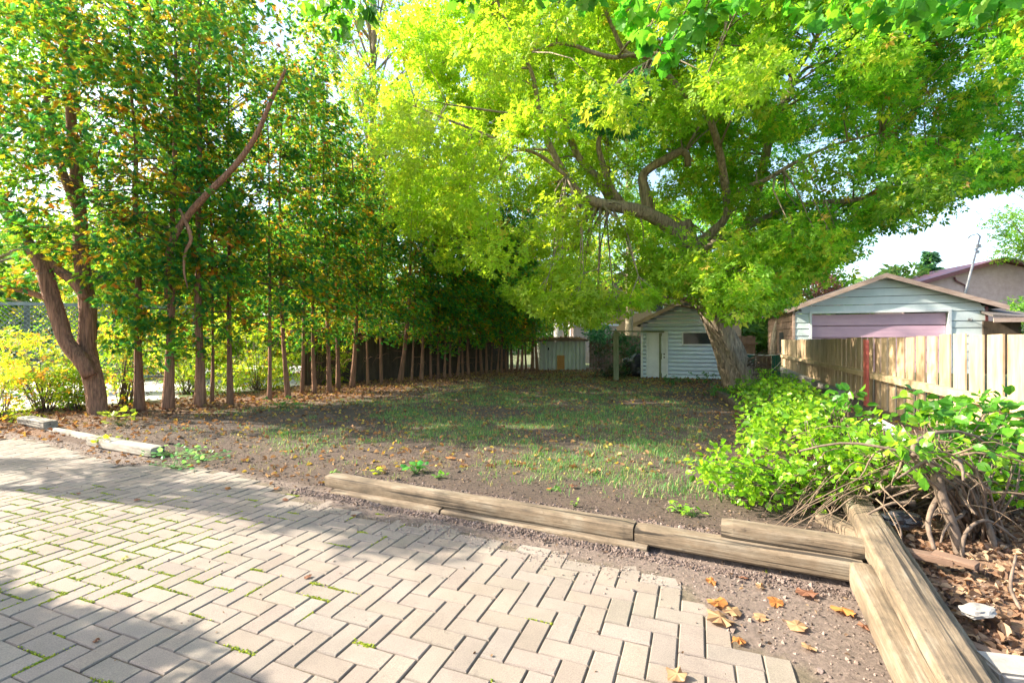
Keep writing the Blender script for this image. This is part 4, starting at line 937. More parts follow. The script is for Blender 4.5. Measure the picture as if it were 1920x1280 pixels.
# green screen at the garage side
ga = ap(1397, 700, 18.2); ga.z = .1
gs = empty("green_screen", ga, R(-14)); tag(gs, "dark green fabric screen with rusty boards in its middle", "screen"); hh = ap(1397, 664, 18.2).z - .1
for (a_, b_, k) in ((0, .34, 'greenfab'), (.36, .9, 'brownwall'), (.92, 1.22, 'greenfab')):
    mb = MB(); n = 14
    for i in range(n):
        xa = a_ + (b_ - a_) * i / n; xb = a_ + (b_ - a_) * (i + 1) / n; mb.box(xa, xb - .002, .02 * math.sin(i * 1.7), .02 * math.sin(i * 1.7) + .02, 0, hh - .02 * (i % 2))
    mb.build("fabric_panel" if k == 'greenfab' else "rusty_boards", M[k], gs)
mb = MB(); mb.tube([(0, -.03, hh), (.4, -.05, hh - .02), (.8, -.04, hh - .035), (1.25, -.04, hh + .02)], [.018] * 4, 6); mb.build("cord", M['cord'], gs)
mb = MB(); mb.tube([(.35, -.1, hh), (.33, -.2, hh * .6), (.2, -.22, hh * .3)], [.012] * 3, 5); mb.tube([(1.2, -.1, hh - .25), (1.05, -.2, hh * .55), (.75, -.25, hh * .25)], [.012] * 3, 5); mb.build("loose_cord", M['cord'], gs)

# ------------------------------------------------------------ board fence on the right
FA = 3.206; FB = .4255; YN = 4.55; YF = 23.3; fl = math.hypot(YF - YN, (YF - YN) * FB)
o0 = Vector((FA + FB * YF, YF, 0)); ang = math.atan2(-(1.0), -FB)            # local x runs from the far end towards the camera
fe = empty("wooden_fence", o0, ang); tag(fe, "sunlit tan vertical board fence with one middle rail on the right", "fence")
# local y axis: +y = ? choose side facing the yard
yd = Vector((-math.sin(ang), math.cos(ang), 0)); side = 1 if yd.x < 0 else -1
pitch = .126 * FA * math.hypot(1, FB); nb = int(fl / pitch); ztop0 = 1.578; zb0 = -.03
for i in range(nb + 1):
    x = fl - i * pitch; nearer = x > fl - pitch * 15
    wdt = pitch * (.76 if nearer else .985 if x < fl * .55 else .90) * random.uniform(.985, 1.01)
    mb = MB(); h1 = ztop0 + random.uniform(-.012, .012) + (.03 if i in (5, 4) else 0); tk = .02; off = random.uniform(-.004, .004)
    n = 1; tl = random.uniform(-.006, .006)
    mb.add([(x - wdt, off - tk/2, zb0), (x, off - tk/2, zb0), (x, off + tk/2, zb0), (x - wdt, off + tk/2, zb0), (x - wdt + tl, off - tk/2, h1), (x + tl, off - tk/2, h1 + tl), (x + tl, off + tk/2, h1 + tl), (x - wdt + tl, off + tk/2, h1)],
           [(0,3,2,1),(4,5,6,7),(0,1,5,4),(1,2,6,5),(2,3,7,6),(3,0,4,7)])
    mb.build("board", M['board'], fe)
mb = MB(); y0, y1 = sorted((side * .013, side * .13)); xs_ = [0, fl * .42, fl * .70, fl]
for k in range(3): mb.box(xs_[k] + .002, xs_[k + 1] - .002, y0, y1 - (.006 if k % 2 else 0), .765 + (.004 if k % 2 else 0), .875)
mb.build("rail", M['rail'], fe)
mb = MB(); mb.box(0, fl, *sorted((side * .013, side * .05)), .0, .06); mb.build("bottom_rail", M['rail'], fe)
def fx(px): k = (px - CX) / FP; Y = FA / (k - FB); return (YF - Y) * math.hypot(1, FB)
a = fx(1645); b = fx(1639); mb = MB(); mb.box(b, a, *sorted((side * .135, side * .18)), -.05, 1.53); rp = mb.build("red_post", M['red'], fe)
a = fx(1658); mb = MB(); mb.box(a - .12, a, *sorted((-side * .015, -side * .12)), -.05, 1.55); mb.build("post", M['rail'], fe)
for px_ in (1500, 1905): a = fx(px_); mb = MB(); mb.box(a - .12, a, *sorted((-side * .015, -side * .12)), -.05, 1.55); mb.build("post", M['rail'], fe)
fb = empty("fence_footing", o0, ang); tag(fb, "low grey concrete footing under the far half of the board fence", "wall")
mb = MB(); mb.box(0, fl * .62, *sorted((side * .06, side * .20)), -.1, .30); mb.build("block_row", M['concrete'], fb)

# ------------------------------------------------------------ landscape timbers
def timber(label, A, B, wd, ht, m='timber', group="landscape timbers edging the yard", seed=0, rnd=.5, crack=True):
    rs = np.random.default_rng(seed + 900); A = Vector(A); B = Vector(B); L = (B - A).length
    prof = []; n = 20
    for k in range(n):                              # superellipse section
        a = 2 * math.pi * k / n; cx_ = abs(math.cos(a)) ** rnd * math.copysign(1, math.cos(a)); sx_ = abs(math.sin(a)) ** (rnd * .75) * math.copysign(1, math.sin(a))
        prof.append((cx_ * wd / 2, sx_ * ht / 2))
    segs = max(8, int(L / .07)); V = []; ph = rs.uniform(0, 6, 8)
    lines = rs.uniform(0, 6.28, 5)
    for i in range(segs + 1):
        t = i / segs; x = L * t; e = 1.0
        if i == 0 or i == segs: e = .90; x += (.0 if i else .0)
        for k, (py_, pz_) in enumerate(prof):
            a = 2 * math.pi * k / n
            r_ = e * (1 + .018 * math.sin(x * 3 + ph[0] + a) + .012 * math.sin(x * 11 + ph[1] + 2 * a) + rs.normal() * .006)
            if crack:
                for q in (1.2, 1.9): 
                    if abs(a - q - .12 * math.sin(x * 1.4 + ph[2])) < .16: r_ *= .955
            V.append((x, py_ * r_, pz_ * r_ + ht / 2))
    F = [(i*n+k, (i+1)*n+k, (i+1)*n+(k+1) % n, i*n+(k+1) % n) for i in range(segs) for k in range(n)]
    me = np_mesh("landscape_timber", V + [(0, 0, ht/2), (L, 0, ht/2)], quad=F, tri=[(len(V), (k+1) % n, k) for k in range(n)][::1] + [(len(V)+1, segs*n+k, segs*n+(k+1) % n) for k in range(n)], smooth=False)
    o = link("landscape_timber", me, M[m]); o.location = A; d = B - A
    o.rotation_euler = (0, -math.asin(d.z / L), math.atan2(d.y, d.x))
    tag(o, label, "timber", group); return o
def wp(t, d, z): q = P0 + U * t + N_ * d; return (q[0], q[1], z)
tj = ( (gp(1185, 1035)[0] - P0[0]) * U[0] + (gp(1185, 1035)[1] - P0[1]) * U[1])
tl_ = ((gp(822, 968)[0] - P0[0]) * U[0] + (gp(822, 968)[1] - P0[1]) * U[1])
TE = 4.40
timber("half-buried pale lower timber at the left end of the front edging", wp(.12, .02, -.04), wp(tl_ - .01, .02, -.04), .13, .10, seed=1)
timber("long half-buried pale lower timber in the middle of the front edging", wp(tl_ + .01, .02, -.045), wp(tj + .1, .02, -.045), .13, .10, seed=2)
timber("long weathered upper timber of the front edging, frayed at its left end", wp(-.02, .09, .045), wp(tj - .006, .09, .045), .16, .125, seed=3)
timber("shorter upper timber of the front edging, running right to the corner", wp(tj + .006, .085, .035), wp(TE, .085, .035), .16, .125, seed=4)
t4 = ((gp(1350, 1030, .15)[0] - P0[0]) * U[0] + (gp(1350, 1030, .15)[1] - P0[1]) * U[1])
timber("topmost short timber lying on the front edging at the corner", wp(t4, .16, .145), wp(TE + .02, .16, .145), .15, .115, seed=5)
ra = Vector((2.05, 2.72, 0))
timber("upper big cracked timber of the right edging, running under the brush pile", (2.83, 4.02, .155), (1.33, 1.15, .155), .18, .15, seed=6, m='timber')
timber("lower blunt-ended timber beside the upper one of the right edging", (2.05, 2.80, .06), (1.24, 1.12, .06), .15, .16, seed=7)
timber("hidden lower timber under the big cracked one at the corner", (2.85, 4.0, .0), (1.38, 1.15, .0), .15, .14, seed=8)
timber("thin orange-brown strip of timber along the outer side of the big one", (2.71, 3.55, .19), (1.50, 1.2, .16), .035, .07, seed=9, rnd=.6, crack=False)
timber("short split timber stub poking up beside the brush pile", (2.36, 3.66, .06), (2.42, 3.30, .06), .13, .14, seed=10)
la = gp(42, 812); lb_ = gp(212, 838)
timber("pale long lower timber beside the paving at far left", gp(48, 803, .0), gp(215, 838, .0), .12, .11, m='timber_grey', seed=11)
timber("short grey timber block lying on top at far left", gp(45, 793, .09), gp(95, 803, .09), .20, .13, m='timber_grey', seed=12)
timber("grey timber with flat end left of the green creeping weed", gp(175, 834, .0), gp(296, 856, .0), .19, .135, m='timber_grey', seed=13)
for k, (a, b, lab) in enumerate((((1346, 742), (1372, 757), "dark mossy edging timber by the maple foot"), ((1372, 757), (1392, 775), "second dark edging timber towards the yellow-green bush"), ((1392, 775), (1402, 800), "dark edging timber half hidden by the yellow-green bush"))):
    timber(lab, gp(*a, .08), gp(*b, .08), .16, .16, m='dark', seed=20 + k)
# concrete blocks and loose boards at lower right
def block(label, p, sz, rz, m='concrete', name="concrete_block", cat="block"):
    import bmesh
    bm = bmesh.new(); bmesh.ops.create_cube(bm, size=1); bmesh.ops.scale(bm, vec=sz, verts=bm.verts); bmesh.ops.bevel(bm, geom=bm.edges[:], offset=min(sz) * .12, segments=2, affect='EDGES')
    for v in bm.verts: v.co += Vector([random.uniform(-.003, .003) for _ in range(3)])
    me = bpy.data.meshes.new(name); bm.to_mesh(me); bm.free(); o = link(name, me, M[m]); o.location = p; o.rotation_euler = (0, 0, rz); tag(o, label, cat); return o
p = gp(1912, 1265, .2); block("pale concrete block beside the big timber in the lower right corner", (p.x, p.y, .20), (.22, .15, .08), R(-12))
p = gp(1832, 1146, .2); fs = bpy.data.objects.new("flat_stone", blob(77, .075, (1.2, .7, .3))); COL.objects.link(fs); fs.data.materials.append(M['concrete']); fs.location = (p.x, p.y, .205); fs.rotation_euler.z = .3; tag(fs, "flat white stone among the leaves right of the timber", "stone")
p = gp(1790, 1060, .2); o = block("loose brown board lying across the leaves right of the corner", (p.x, p.y, .235), (.2, .07, .025), R(-60), m='brownwall', name="loose_board", cat="board"); o.rotation_euler.x = .12
p = gp(1755, 1040, .2); o = block("short dark board end beside the big timber", (p.x - .12, p.y - .05, .22), (.26, .09, .035), R(-38), m='brownwall', name="loose_board", cat="board")
p = gp(1775, 1195, .2); o = block("dark splintered board between the big timber and the concrete block", (p.x, p.y, .20), (.5, .06, .03), R(-52), m='brownwall', name="loose_board", cat="board")
a = ap(1640, 785, 6.4); b = ap(1760, 850, 5.0)
o = timber("bleached white plank lying at the foot of the board fence", (a.x, a.y, a.z - .03), (b.x, b.y, b.z - .03), .18, .035, m='white', group=None, seed=31, crack=False); o["category"] = "plank"; o.name = "bleached_plank"

# ------------------------------------------------------------ shrubs right
SG = [(.13, .30, .015), (.20, .38, .02), (.28, .42, .03), (.09, .22, .015)]
def bushregion(pts, n, Y0, Y1, r0, r1):
    cs = []; rs = []
    for _ in range(n):
        k = random.choice(pts); cs.append(ap(k[0] + random.uniform(-k[2], k[2]), k[1] + random.uniform(-k[3], k[3]), random.uniform(Y0, Y1))); rs.append(random.uniform(r0, r1))
    return cs, rs
cs, rs = bushregion([(1400, 860, 70, 45), (1480, 850, 80, 60), (1560, 840, 60, 55), (1440, 905, 70, 30), (1530, 905, 60, 30), (1360, 880, 35, 20), (1600, 870, 40, 40)], 100, 3.75, 4.7, .09, .18)
shrub("bright_shrub", "bright yellow-green round-leaved shrub leaning over the lawn before the brush pile", (2.75, 4.2, .15), cs, rs, .058, SG, [2, 3, 2, 1], dens=1.35, stems=16)
cs, rs = bushregion([(1480, 790, 60, 40), (1560, 800, 70, 40), (1440, 800, 40, 30)], 44, 5.2, 6.4, .14, .25)
shrub("bright_shrub", "yellow-green shrub behind the round-leaved one, below the fence rail", (3.8, 5.9, .15), cs, rs, .06, SG, [2, 3, 1.5, 2], dens=1.0)
cs, rs = bushregion([(1470, 745, 50, 25), (1430, 760, 40, 25), (1520, 760, 40, 25)], 40, 7.2, 9.2, .18, .32)
shrub("bright_shrub", "low leafy shrub midway along the board fence", (4.6, 8.4, .1), cs, rs, .075, SG, [2, 2.5, 1, 2], dens=.9)
cs, rs = bushregion([(1420, 722, 35, 18), (1450, 715, 25, 18), (1400, 735, 30, 12)], 34, 11, 14, .2, .35)
shrub("bright_shrub", "leafy shrub between the maple foot and the fence", (6.3, 12.5, .1), cs, rs, .09, SG, [2, 1, 1, 3], dens=.8, T=T3, m='leaf')
cs, rs = bushregion([(1780, 790, 40, 35), (1740, 770, 25, 18), (1870, 760, 30, 20), (1850, 830, 45, 30), (1900, 850, 30, 40), (1790, 840, 60, 30), (1800, 790, 60, 30), (1880, 860, 40, 40)], 90, 3.5, 4.3, .08, .15)
shrub("broadleaf_shrub", "shrub with larger dark green leaves before the near fence boards", (3.4, 3.75, .18), cs, rs, .085, [(.05, .17, .02), (.08, .23, .02), (.16, .32, .02)], [2, 2, 1.2], dens=1.1, stems=12)
cs, rs = bushregion([(1590, 745, 25, 15), (1640, 770, 22, 14), (1560, 760, 20, 12)], 14, 5.6, 6.6, .1, .18)
shrub("broadleaf_shrub", "shrub with large drooping leaves before the red fence post", (4.2, 6.1, .12), cs, rs, .11, [(.05, .18, .02), (.10, .26, .02)], [2, 2], dens=.9)
cs, rs = bushregion([(1640, 860, 50, 35), (1700, 880, 50, 40), (1880, 920, 40, 50), (1760, 860, 80, 30), (1850, 870, 60, 40), (1620, 820, 50, 30), (1600, 880, 50, 30)], 150, 3.4, 4.3, .08, .14)
shrub("broadleaf_shrub", "thin leafy growth threaded through the brush pile", (3.1, 3.95, .15), cs, rs, .055, SG, [1, 2, 1, 2], dens=.8)
cs, rs = bushregion([(1300, 712, 50, 8), (1270, 716, 20, 6), (1345, 730, 30, 8)], 22, 15.0, 17.5, .15, .3)
shrub("ground_plant", "dark green low plants along the foot of the white shed", (6.2, 16.5, .1), cs, rs, .11, [(.02, .09, .02), (.05, .15, .03)], [1, 1], dens=.8, T=T3, cat="plant")
cs, rs = bushregion([(1340, 735, 25, 8)], 10, 12, 13.5, .15, .25)
shrub("ground_plant", "green leafy plants at the near foot of the maple trunk", (5.3, 13, .1), cs, rs, .11, [(.04, .15, .02), (.08, .2, .03)], [1, 1], dens=.9, T=T3, cat="plant")

cs, rs = bushregion([(1720, 850, 60, 25), (1800, 860, 60, 25), (1880, 870, 40, 30), (1680, 820, 40, 25)], 38, 3.0, 3.5, .07, .12)
shrub("broadleaf_shrub", "large-leaved green shoots arching over the top of the brush pile", (3.2, 3.3, .18), cs, rs, .075, [(.08, .24, .02), (.14, .31, .02), (.22, .38, .03)], [1, 2, 1.4], dens=.9, stems=10)
# brush pile: tangle of cut stems
bp_o = empty("brush_pile", (3.0, 3.6, .15)); tag(bp_o, "heap of bare tangled brown branches and roots behind the corner timbers", "branches")
mb = MB(); mbt = MB()
def rnd_tube(mbx, a, b, r0, r1, sag, n=7, sides=6):
    a = Vector(a); b = Vector(b); pts = []
    w1 = Vector((random.uniform(-1, 1), random.uniform(-1, 1), random.uniform(-.5, 1))) * (b - a).length * .10; w2 = Vector((random.uniform(-1, 1), random.uniform(-1, 1), random.uniform(-1, 1))) * (b - a).length * .05
    for k in range(n):
        t = k / (n - 1); pts.append(a.lerp(b, t) + w1 * math.sin(t * 3.14) + w2 * math.sin(t * 6.3) + Vector((0, 0, sag * math.sin(t * 3.14))))
    mbx.tube(pts, [r0 + (r1 - r0) * k / (n - 1) for k in range(n)], sides, .15)
o_ = bp_o.location
heart = ap(1640, 870, 3.9)
for k in range(46):                                   # thin stems arching out of the heart to the left and down
    a = ap(random.gauss(1650, 40), random.gauss(880, 22), random.uniform(3.6, 4.2)); x = random.uniform(1430, 1640); y = random.uniform(930, 1000)
    b = ap(x, y, min(4.4, 900 * 1.34 / (y - 640))); rnd_tube(mbt, a - o_, b - o_, .006, .002, .08)
for k in range(130):                                   # tangle
    a = ap(random.uniform(1640, 1940), random.uniform(830, 960), random.uniform(3.1, 4.2)); l = random.uniform(.2, .75); an = random.gauss(0, .9)
    b = a + Vector((math.cos(an) * l * random.choice((-1, 1)), random.uniform(-.35, .35), random.uniform(-.35, .15) * l)); b.z = max(b.z, .22); rnd_tube(mbt, a - o_, b - o_, random.uniform(.004, .009), .002, random.uniform(-.04, .12))
    m_ = a.lerp(b, random.uniform(.35, .7)); e_ = m_ + Vector((random.uniform(-.2, .2), random.uniform(-.15, .15), random.uniform(-.1, .2))); e_.z = max(e_.z, .2); rnd_tube(mbt, m_ - o_, e_ - o_, .004, .0015, .0, 4, 4)
for k in range(34):
    a = ap(random.uniform(1680, 1930), random.uniform(850, 950), random.uniform(3.1, 4.0)); l = random.uniform(.3, .85); an = random.gauss(0, .9)
    b = a + Vector((math.cos(an) * l * random.choice((-1, 1)), random.uniform(-.4, .3), random.uniform(-.4, .05) * l)); b.z = max(b.z, .24); rnd_tube(mb, a - o_, b - o_, random.uniform(.012, .022), .006, .05)
for pts, r0, r1 in (([(1805, 1065, 3.05), (1790, 1000, 3.1), (1765, 930, 3.15), (1755, 890, 3.2)], .028, .034), ([(1752, 1030, 3.0), (1740, 980, 3.1), (1760, 930, 3.2), (1800, 900, 3.3)], .012, .02), ([(1870, 1040, 3.1), (1850, 980, 3.2), (1820, 920, 3.3), (1815, 890, 3.4)], .018, .028),
                    ([(1620, 860, 3.9), (1640, 890, 3.8), (1652, 915, 3.8)], .03, .035), ([(1720, 860, 3.7), (1690, 890, 3.7), (1655, 900, 3.8)], .014, .012), ([(1803, 1060, 3.0), (1810, 1000, 3.05), (1850, 975, 3.1), (1905, 1010, 3.1)], .012, .008),
                    ([(1640, 900, 3.6), (1700, 870, 3.6), (1780, 880, 3.5)], .026, .03), ([(1900, 1190, 2.35), (1915, 1150, 2.4), (1895, 1100, 2.5), (1905, 1040, 2.6)], .012, .006), ([(1680, 1040, 3.1), (1690, 1000, 3.1), (1675, 960, 3.1)], .007, .004)):
    q = bez([(*(ap(x, y, Y) - o_), r0 + (r1 - r0) * i / (len(pts) - 1)) for i, (x, y, Y) in enumerate(pts)], 5); mb.tube([k[:3] for k in q], [k[3] for k in q], 8, .15)
mb.build("thick_stems", M['twig'], bp_o); x_ = mbt.build("thin_stems", surf("dry_stems", (.09, .06, .04), (.27, .19, .12), 20, (1, 1, 1), .85, .2), bp_o)
bg_ = bpy.data.objects.new("rubbish_bag", blob(99, .09, (1.4, .8, .7))); COL.objects.link(bg_); bg_.data.materials.append(M['bag']); q = gp(1690, 985, .22); bg_.location = (q.x, q.y, .26); tag(bg_, "scrap of shiny dark plastic under the brush pile", "bag")

# ------------------------------------------------------------ fallen leaves, litter, weeds, grass, clods
def leaf_at(px, py, size, col, label, z=None):
    p = gp(px, py, .0); zz = hz1(p.x, p.y)
    if not inside(np.array([p.x]), np.array([p.y]), PATIO)[0]: p = gp(px, py, zz); zz = hz1(p.x, p.y)
    else: zz = 0
    T, F = LB; T = T.copy(); T[:, 1] -= .4; T[:, :2] *= rng.uniform(.82, 1.12, (len(T), 1)); T[:, 0] *= random.uniform(.65, 1.05); T[:, 2] += .45 * np.abs(T[:, 0]) ** 1.3 * random.uniform(.2, 1.1) + .25 * np.maximum(T[:, 1], 0) ** 1.5 * random.uniform(-.3, 1.2) + rng.normal(size=len(T)) * .05
    T[:, 2] -= T[:, 2].min()
    me = np_mesh("fallen_leaf", T * size * .8, tri=F, col=np.tile(np.array(col), (len(T), 1)) * rng.uniform(.55, 1.2, (len(T), 1)))
    o = link("fallen_leaf", me, M['dry']); o.location = (p.x, p.y, zz + .006); o.rotation_euler = (random.uniform(-.15, .15), random.uniform(-.15, .15), random.uniform(0, 6.28)); tag(o, label, "leaf", "large fallen leaves")
OR = (.46, .19, .05); TA = (.42, .26, .13); BR = (.22, .10, .055)
for a in [(427, 917, .075, OR, "orange leaf alone on the shaded pavers left of the front edging"), (519, 917, .07, OR, "orange leaf on the pavers just left of the front edging end"), (535, 938, .085, BR, "curled red-brown leaf next to the end of the front edging"),
          (257, 938, .07, BR, "brown curled leaf on the shaded pavers at left"), (148, 926, .05, BR, "small brown leaf on the pavers, left of the curled one"), (577, 1083, .055, BR, "small curled leaf on the sunny middle pavers"),
          (235, 1048, .06, (.4, .38, .1), "yellowish leaf on the sunny pavers near the moss"), (181, 1202, .05, BR, "small leaf in the bottom left shade"), (663, 968, .06, BR, "brown leaf before the half-buried timber"),
          (846, 862, .16, OR, "large orange leaf on the lawn behind the front edging"), (870, 874, .1, BR, "reddish leaf right of the large orange one on the lawn"), (683, 890, .08, OR, "orange leaf on soil behind the timber's left end"),
          (1075, 918, .09, BR, "dull red leaf on the soil behind the middle of the edging"), (1030, 918, .07, OR, "small orange leaf left of the dull red one"), (535, 845, .08, OR, "orange leaf on the bare soil at mid left"),
          (1332, 1092, .10, OR, "orange-red leaf at the right end of the pavers by the timber"), (1345, 1135, .14, OR, "orange leaf on top of the leaf heap at the paver corner"), (1372, 1150, .14, TA, "tan leaf leaning on the heap at the paver corner"),
          (1350, 1165, .17, TA, "largest tan leaf lying flat at the paver corner"), (1425, 1103, .10, TA, "curled tan leaf on soil right of the orange-red one"), (1455, 1133, .11, OR, "orange leaf in the middle of the right soil patch"),
          (1510, 1117, .15, BR, "broad brown leaf near the corner timber"), (1495, 1178, .13, TA, "curled tan leaf at the lower middle of the soil patch"), (1580, 1150, .15, OR, "orange leaf touching the blunt-ended timber"),
          (1425, 1160, .09, TA, "pale small leaf between the two orange ones"), (1385, 1205, .08, OR, "orange leaf on the last pavers at lower right"), (1515, 1218, .08, TA, "small pale leaf low on the soil patch"), (1270, 1270, .12, TA, "tan leaf at the bottom edge of the pavers"),
          (1620, 1180, .1, BR, "brown leaf beside the blunt-ended timber, low down"), (1395, 1085, .07, BR, "small brown leaf below the topmost timber")]:
    leaf_at(*a[:4], a[4])
# leaf litter (countless)
def litter(name, label, n, xr, yr, maskf, size, cols, wts, zoff=.01, T=None):
    X = rng.uniform(*xr, n); Y = rng.uniform(*yr, n); k = rng.uniform(0, 1, n) < maskf(X, Y); k &= ~inside(X, Y, PATIO); X = X[k]; Y = Y[k]; Z = hz(X, Y) + zoff
    P = np.stack([X, Y, Z], 1); T = T or CR; o = scatter(name, T[0], T[1], P, frames(len(P), .0, .6), rng.uniform(.6, 1.4, len(P)) * size, palette(len(P), cols, wts), M['dry']); tag(o, label, None, None, "stuff")
litter("leaf_litter", "brown dead leaves strewn under the cedar hedge and at the far end", 26000, (-10, 8), (7, 24), lambda X, Y: np.maximum((1 - sm(.2, 3.2, np.abs((X - hedge_x(Y)) * .87))), sm(14, 20, Y) * .8) + .04, .075, [(.30, .17, .08), (.18, .09, .045), (.38, .26, .07), (.1, .05, .03)], [3, 3, 1.2, 2])
litter("yellow_leaf_litter", "small yellow leaves sprinkled over the lawn", 12000, (-6, 7), (5, 22), lambda X, Y: np.full(X.shape, .8), .06, [(.42, .33, .06), (.34, .2, .08), (.24, .14, .07)], [1, 1.3, 3])
litter("mulch", "orange-brown dead leaves covering the bed under the brush pile", 14000, (1.5, 5), (1.2, 5.2), lambda X, Y: sm(.12, .22, (X - RL[0]) * RN[0] + (Y - RL[1]) * RN[1]), .045, [(.26, .155, .09), (.17, .095, .055), (.42, .30, .19), (.08, .05, .035)], [3, 3, 2, 2])
litter("twig_litter", "scattered bits of bark on the bare soil", 9000, (-8, 4), (2.2, 9), lambda X, Y: np.full(X.shape, .6), .022, [(.22, .15, .1), (.10, .07, .05), (.35, .25, .15)], [2, 2, 1])
# debris specks on pavers
n = 420; X = rng.uniform(-6, 2, n); Y = rng.uniform(2, 7, n); k = inside(X, Y, PATIO); P = np.stack([X[k], Y[k], np.full(k.sum(), .004)], 1)
o = scatter("paver_debris", OV[0], OV[1], P, frames(len(P), 0, .7), rng.uniform(.006, .02, len(P)), palette(len(P), [(.07, .045, .03), (.2, .12, .06)], [2, 1]), M['dry']); tag(o, "tiny dark bits of debris on the pavers", None, None, "stuff")
# soil clods
OC = np.array([(1, 0, 0), (-1, 0, 0), (0, 1, 0), (0, -1, 0), (0, 0, .8), (0, 0, -.8)], float); OF = [(0, 2, 4), (2, 1, 4), (1, 3, 4), (3, 0, 4), (2, 0, 5), (1, 2, 5), (3, 1, 5), (0, 3, 5)]
n = 52000; X = rng.uniform(-7.5, 3.3, n); Y = rng.uniform(1.6, 8.5, n)
dens = np.where((X - P0[0]) * N_[0] + (Y - P0[1]) * N_[1] < .1, 1.0, .55) * np.clip(5.5 / Y, .3, 1); k = (rng.uniform(0, 1, n) < dens) & ~inside(X, Y, PATIO)
X = X[k]; Y = Y[k]; P = np.stack([X, Y, hz(X, Y) + .001], 1); q = rng.normal(size=(len(P), 3, 3)); Q = np.linalg.qr(q)[0]
d0 = (X - P0[0]) * N_[0] + (Y - P0[1]) * N_[1]
cc = np.where((d0 < .1)[:, None], palette(len(P), [(.20, .15, .12), (.25, .19, .16), (.12, .09, .07)], [2, .6, 1.3]), palette(len(P), [(.11, .08, .06), (.17, .125, .10), (.06, .045, .035)], [2, 1, 1]))
o = scatter("soil_clods", OC * np.array([1, .8, .7]), OF, P, Q, rng.gamma(2.0, .0028, len(P)) + .002, cc, M['paver']); tag(o, "crumbs of soil and grit", None, None, "stuff")
# soil heaped along the foot of the front timbers and behind them
n = 16000; t_ = rng.uniform(-.3, TE, n); side_ = rng.uniform(0, 1, n) < .6
dd = np.where(side_, -.05 - np.abs(rng.normal(0, .035, n)), .17 + np.abs(rng.normal(0, .05, n))); hh_ = np.where(side_, .035 * np.exp(-((dd + .05) / .04) ** 2), .0) * (.6 + .5 * np.sin(t_ * 5) * np.sin(t_ * 2.3))
X = P0[0] + U[0] * t_ + N_[0] * dd; Y = P0[1] + U[1] * t_ + N_[1] * dd; P = np.stack([X, Y, hz(X, Y) + np.clip(hh_, 0, 1) * rng.uniform(.2, 1, n)], 1); Q = np.linalg.qr(rng.normal(size=(n, 3, 3)))[0]
o = scatter("soil_heap", OC, OF, P, Q, rng.gamma(2.2, .0026, n) + .003, palette(n, [(.14, .10, .08), (.19, .145, .12), (.09, .065, .05)], [2, 1, 1]), M['paver']); tag(o, "loose soil heaped against the front edging", None, None, "stuff")
# sand crumbs along the edge of pavers
n = 9000; t_ = rng.uniform(0, 5, n); dd = -np.abs(rng.normal(0, .22, n)) - .02; X = P0[0] + U[0] * t_ + N_[0] * dd; Y = P0[1] + U[1] * t_ + N_[1] * dd
k = inside(X, Y, PATIO); P = np.stack([X[k], Y[k], np.full(k.sum(), .003)], 1); Q = np.linalg.qr(rng.normal(size=(len(P), 3, 3)))[0]
o = scatter("soil_spill", OC, OF, P, Q, rng.gamma(2, .0015, len(P)) + .001, palette(len(P), [(.25, .19, .155), (.3, .24, .2)], [1, 1]), M['paver']); tag(o, "fine soil spilled onto the edge of the pavers", None, None, "stuff")
# moss in the joints
mp = []; 
for i in range(-90, 20):
    for j in range(-20, 50):
        k = (i - j) % 4
        if k == 0: ed = [((i, j), (i + 2, j)), ((i, j), (i, j + 1))]
        elif k == 3: ed = [((i, j), (i + 1, j)), ((i, j), (i, j + 2))]
        else: continue
        for (a_, b_) in ed:
            cen = org + A2 * BW * (a_[0] + b_[0]) / 2 + A1 * BW * (a_[1] + b_[1]) / 2
            if not (1.9 < cen[1] < 5 and -5 < cen[0] < 2): continue
            px_ = CX + FP * cen[0] / cen[1]; py_ = CY + FP * EYE / cen[1]
            pr = 1.3 * math.exp(-((px_ - 150) / 230) ** 2 - ((py_ - 1030) / 100) ** 2) + .13 * math.exp(-((px_ - 300) / 500) ** 2 - ((py_ - 1130) / 150) ** 2) + .012
            if b_[0] != a_[0]: pr *= 1.0
            if random.random() > pr: continue
            w_ = random.uniform(.3, 1.5); mu_ = random.random()
            for q in range(int(110 * w_)):
                t = min(1, abs(random.gauss(mu_, .3))); p = org + A2 * BW * (a_[0] + (b_[0] - a_[0]) * t) + A1 * BW * (a_[1] + (b_[1] - a_[1]) * t)
                p = p + rng.normal(size=2) * .0055 * w_; mp.append((p[0], p[1], random.uniform(-.008, .003)))
mp = np.array(mp); Q = np.linalg.qr(rng.normal(size=(len(mp), 3, 3)))[0]
o = scatter("moss", OC, OF, mp, Q, rng.uniform(.0025, .0065, len(mp)), palette(len(mp), [(.30, .36, .02), (.18, .28, .015), (.38, .40, .03)], [2, 1, 1]), M['grass']); tag(o, "bright moss in the paver joints", None, None, "stuff")
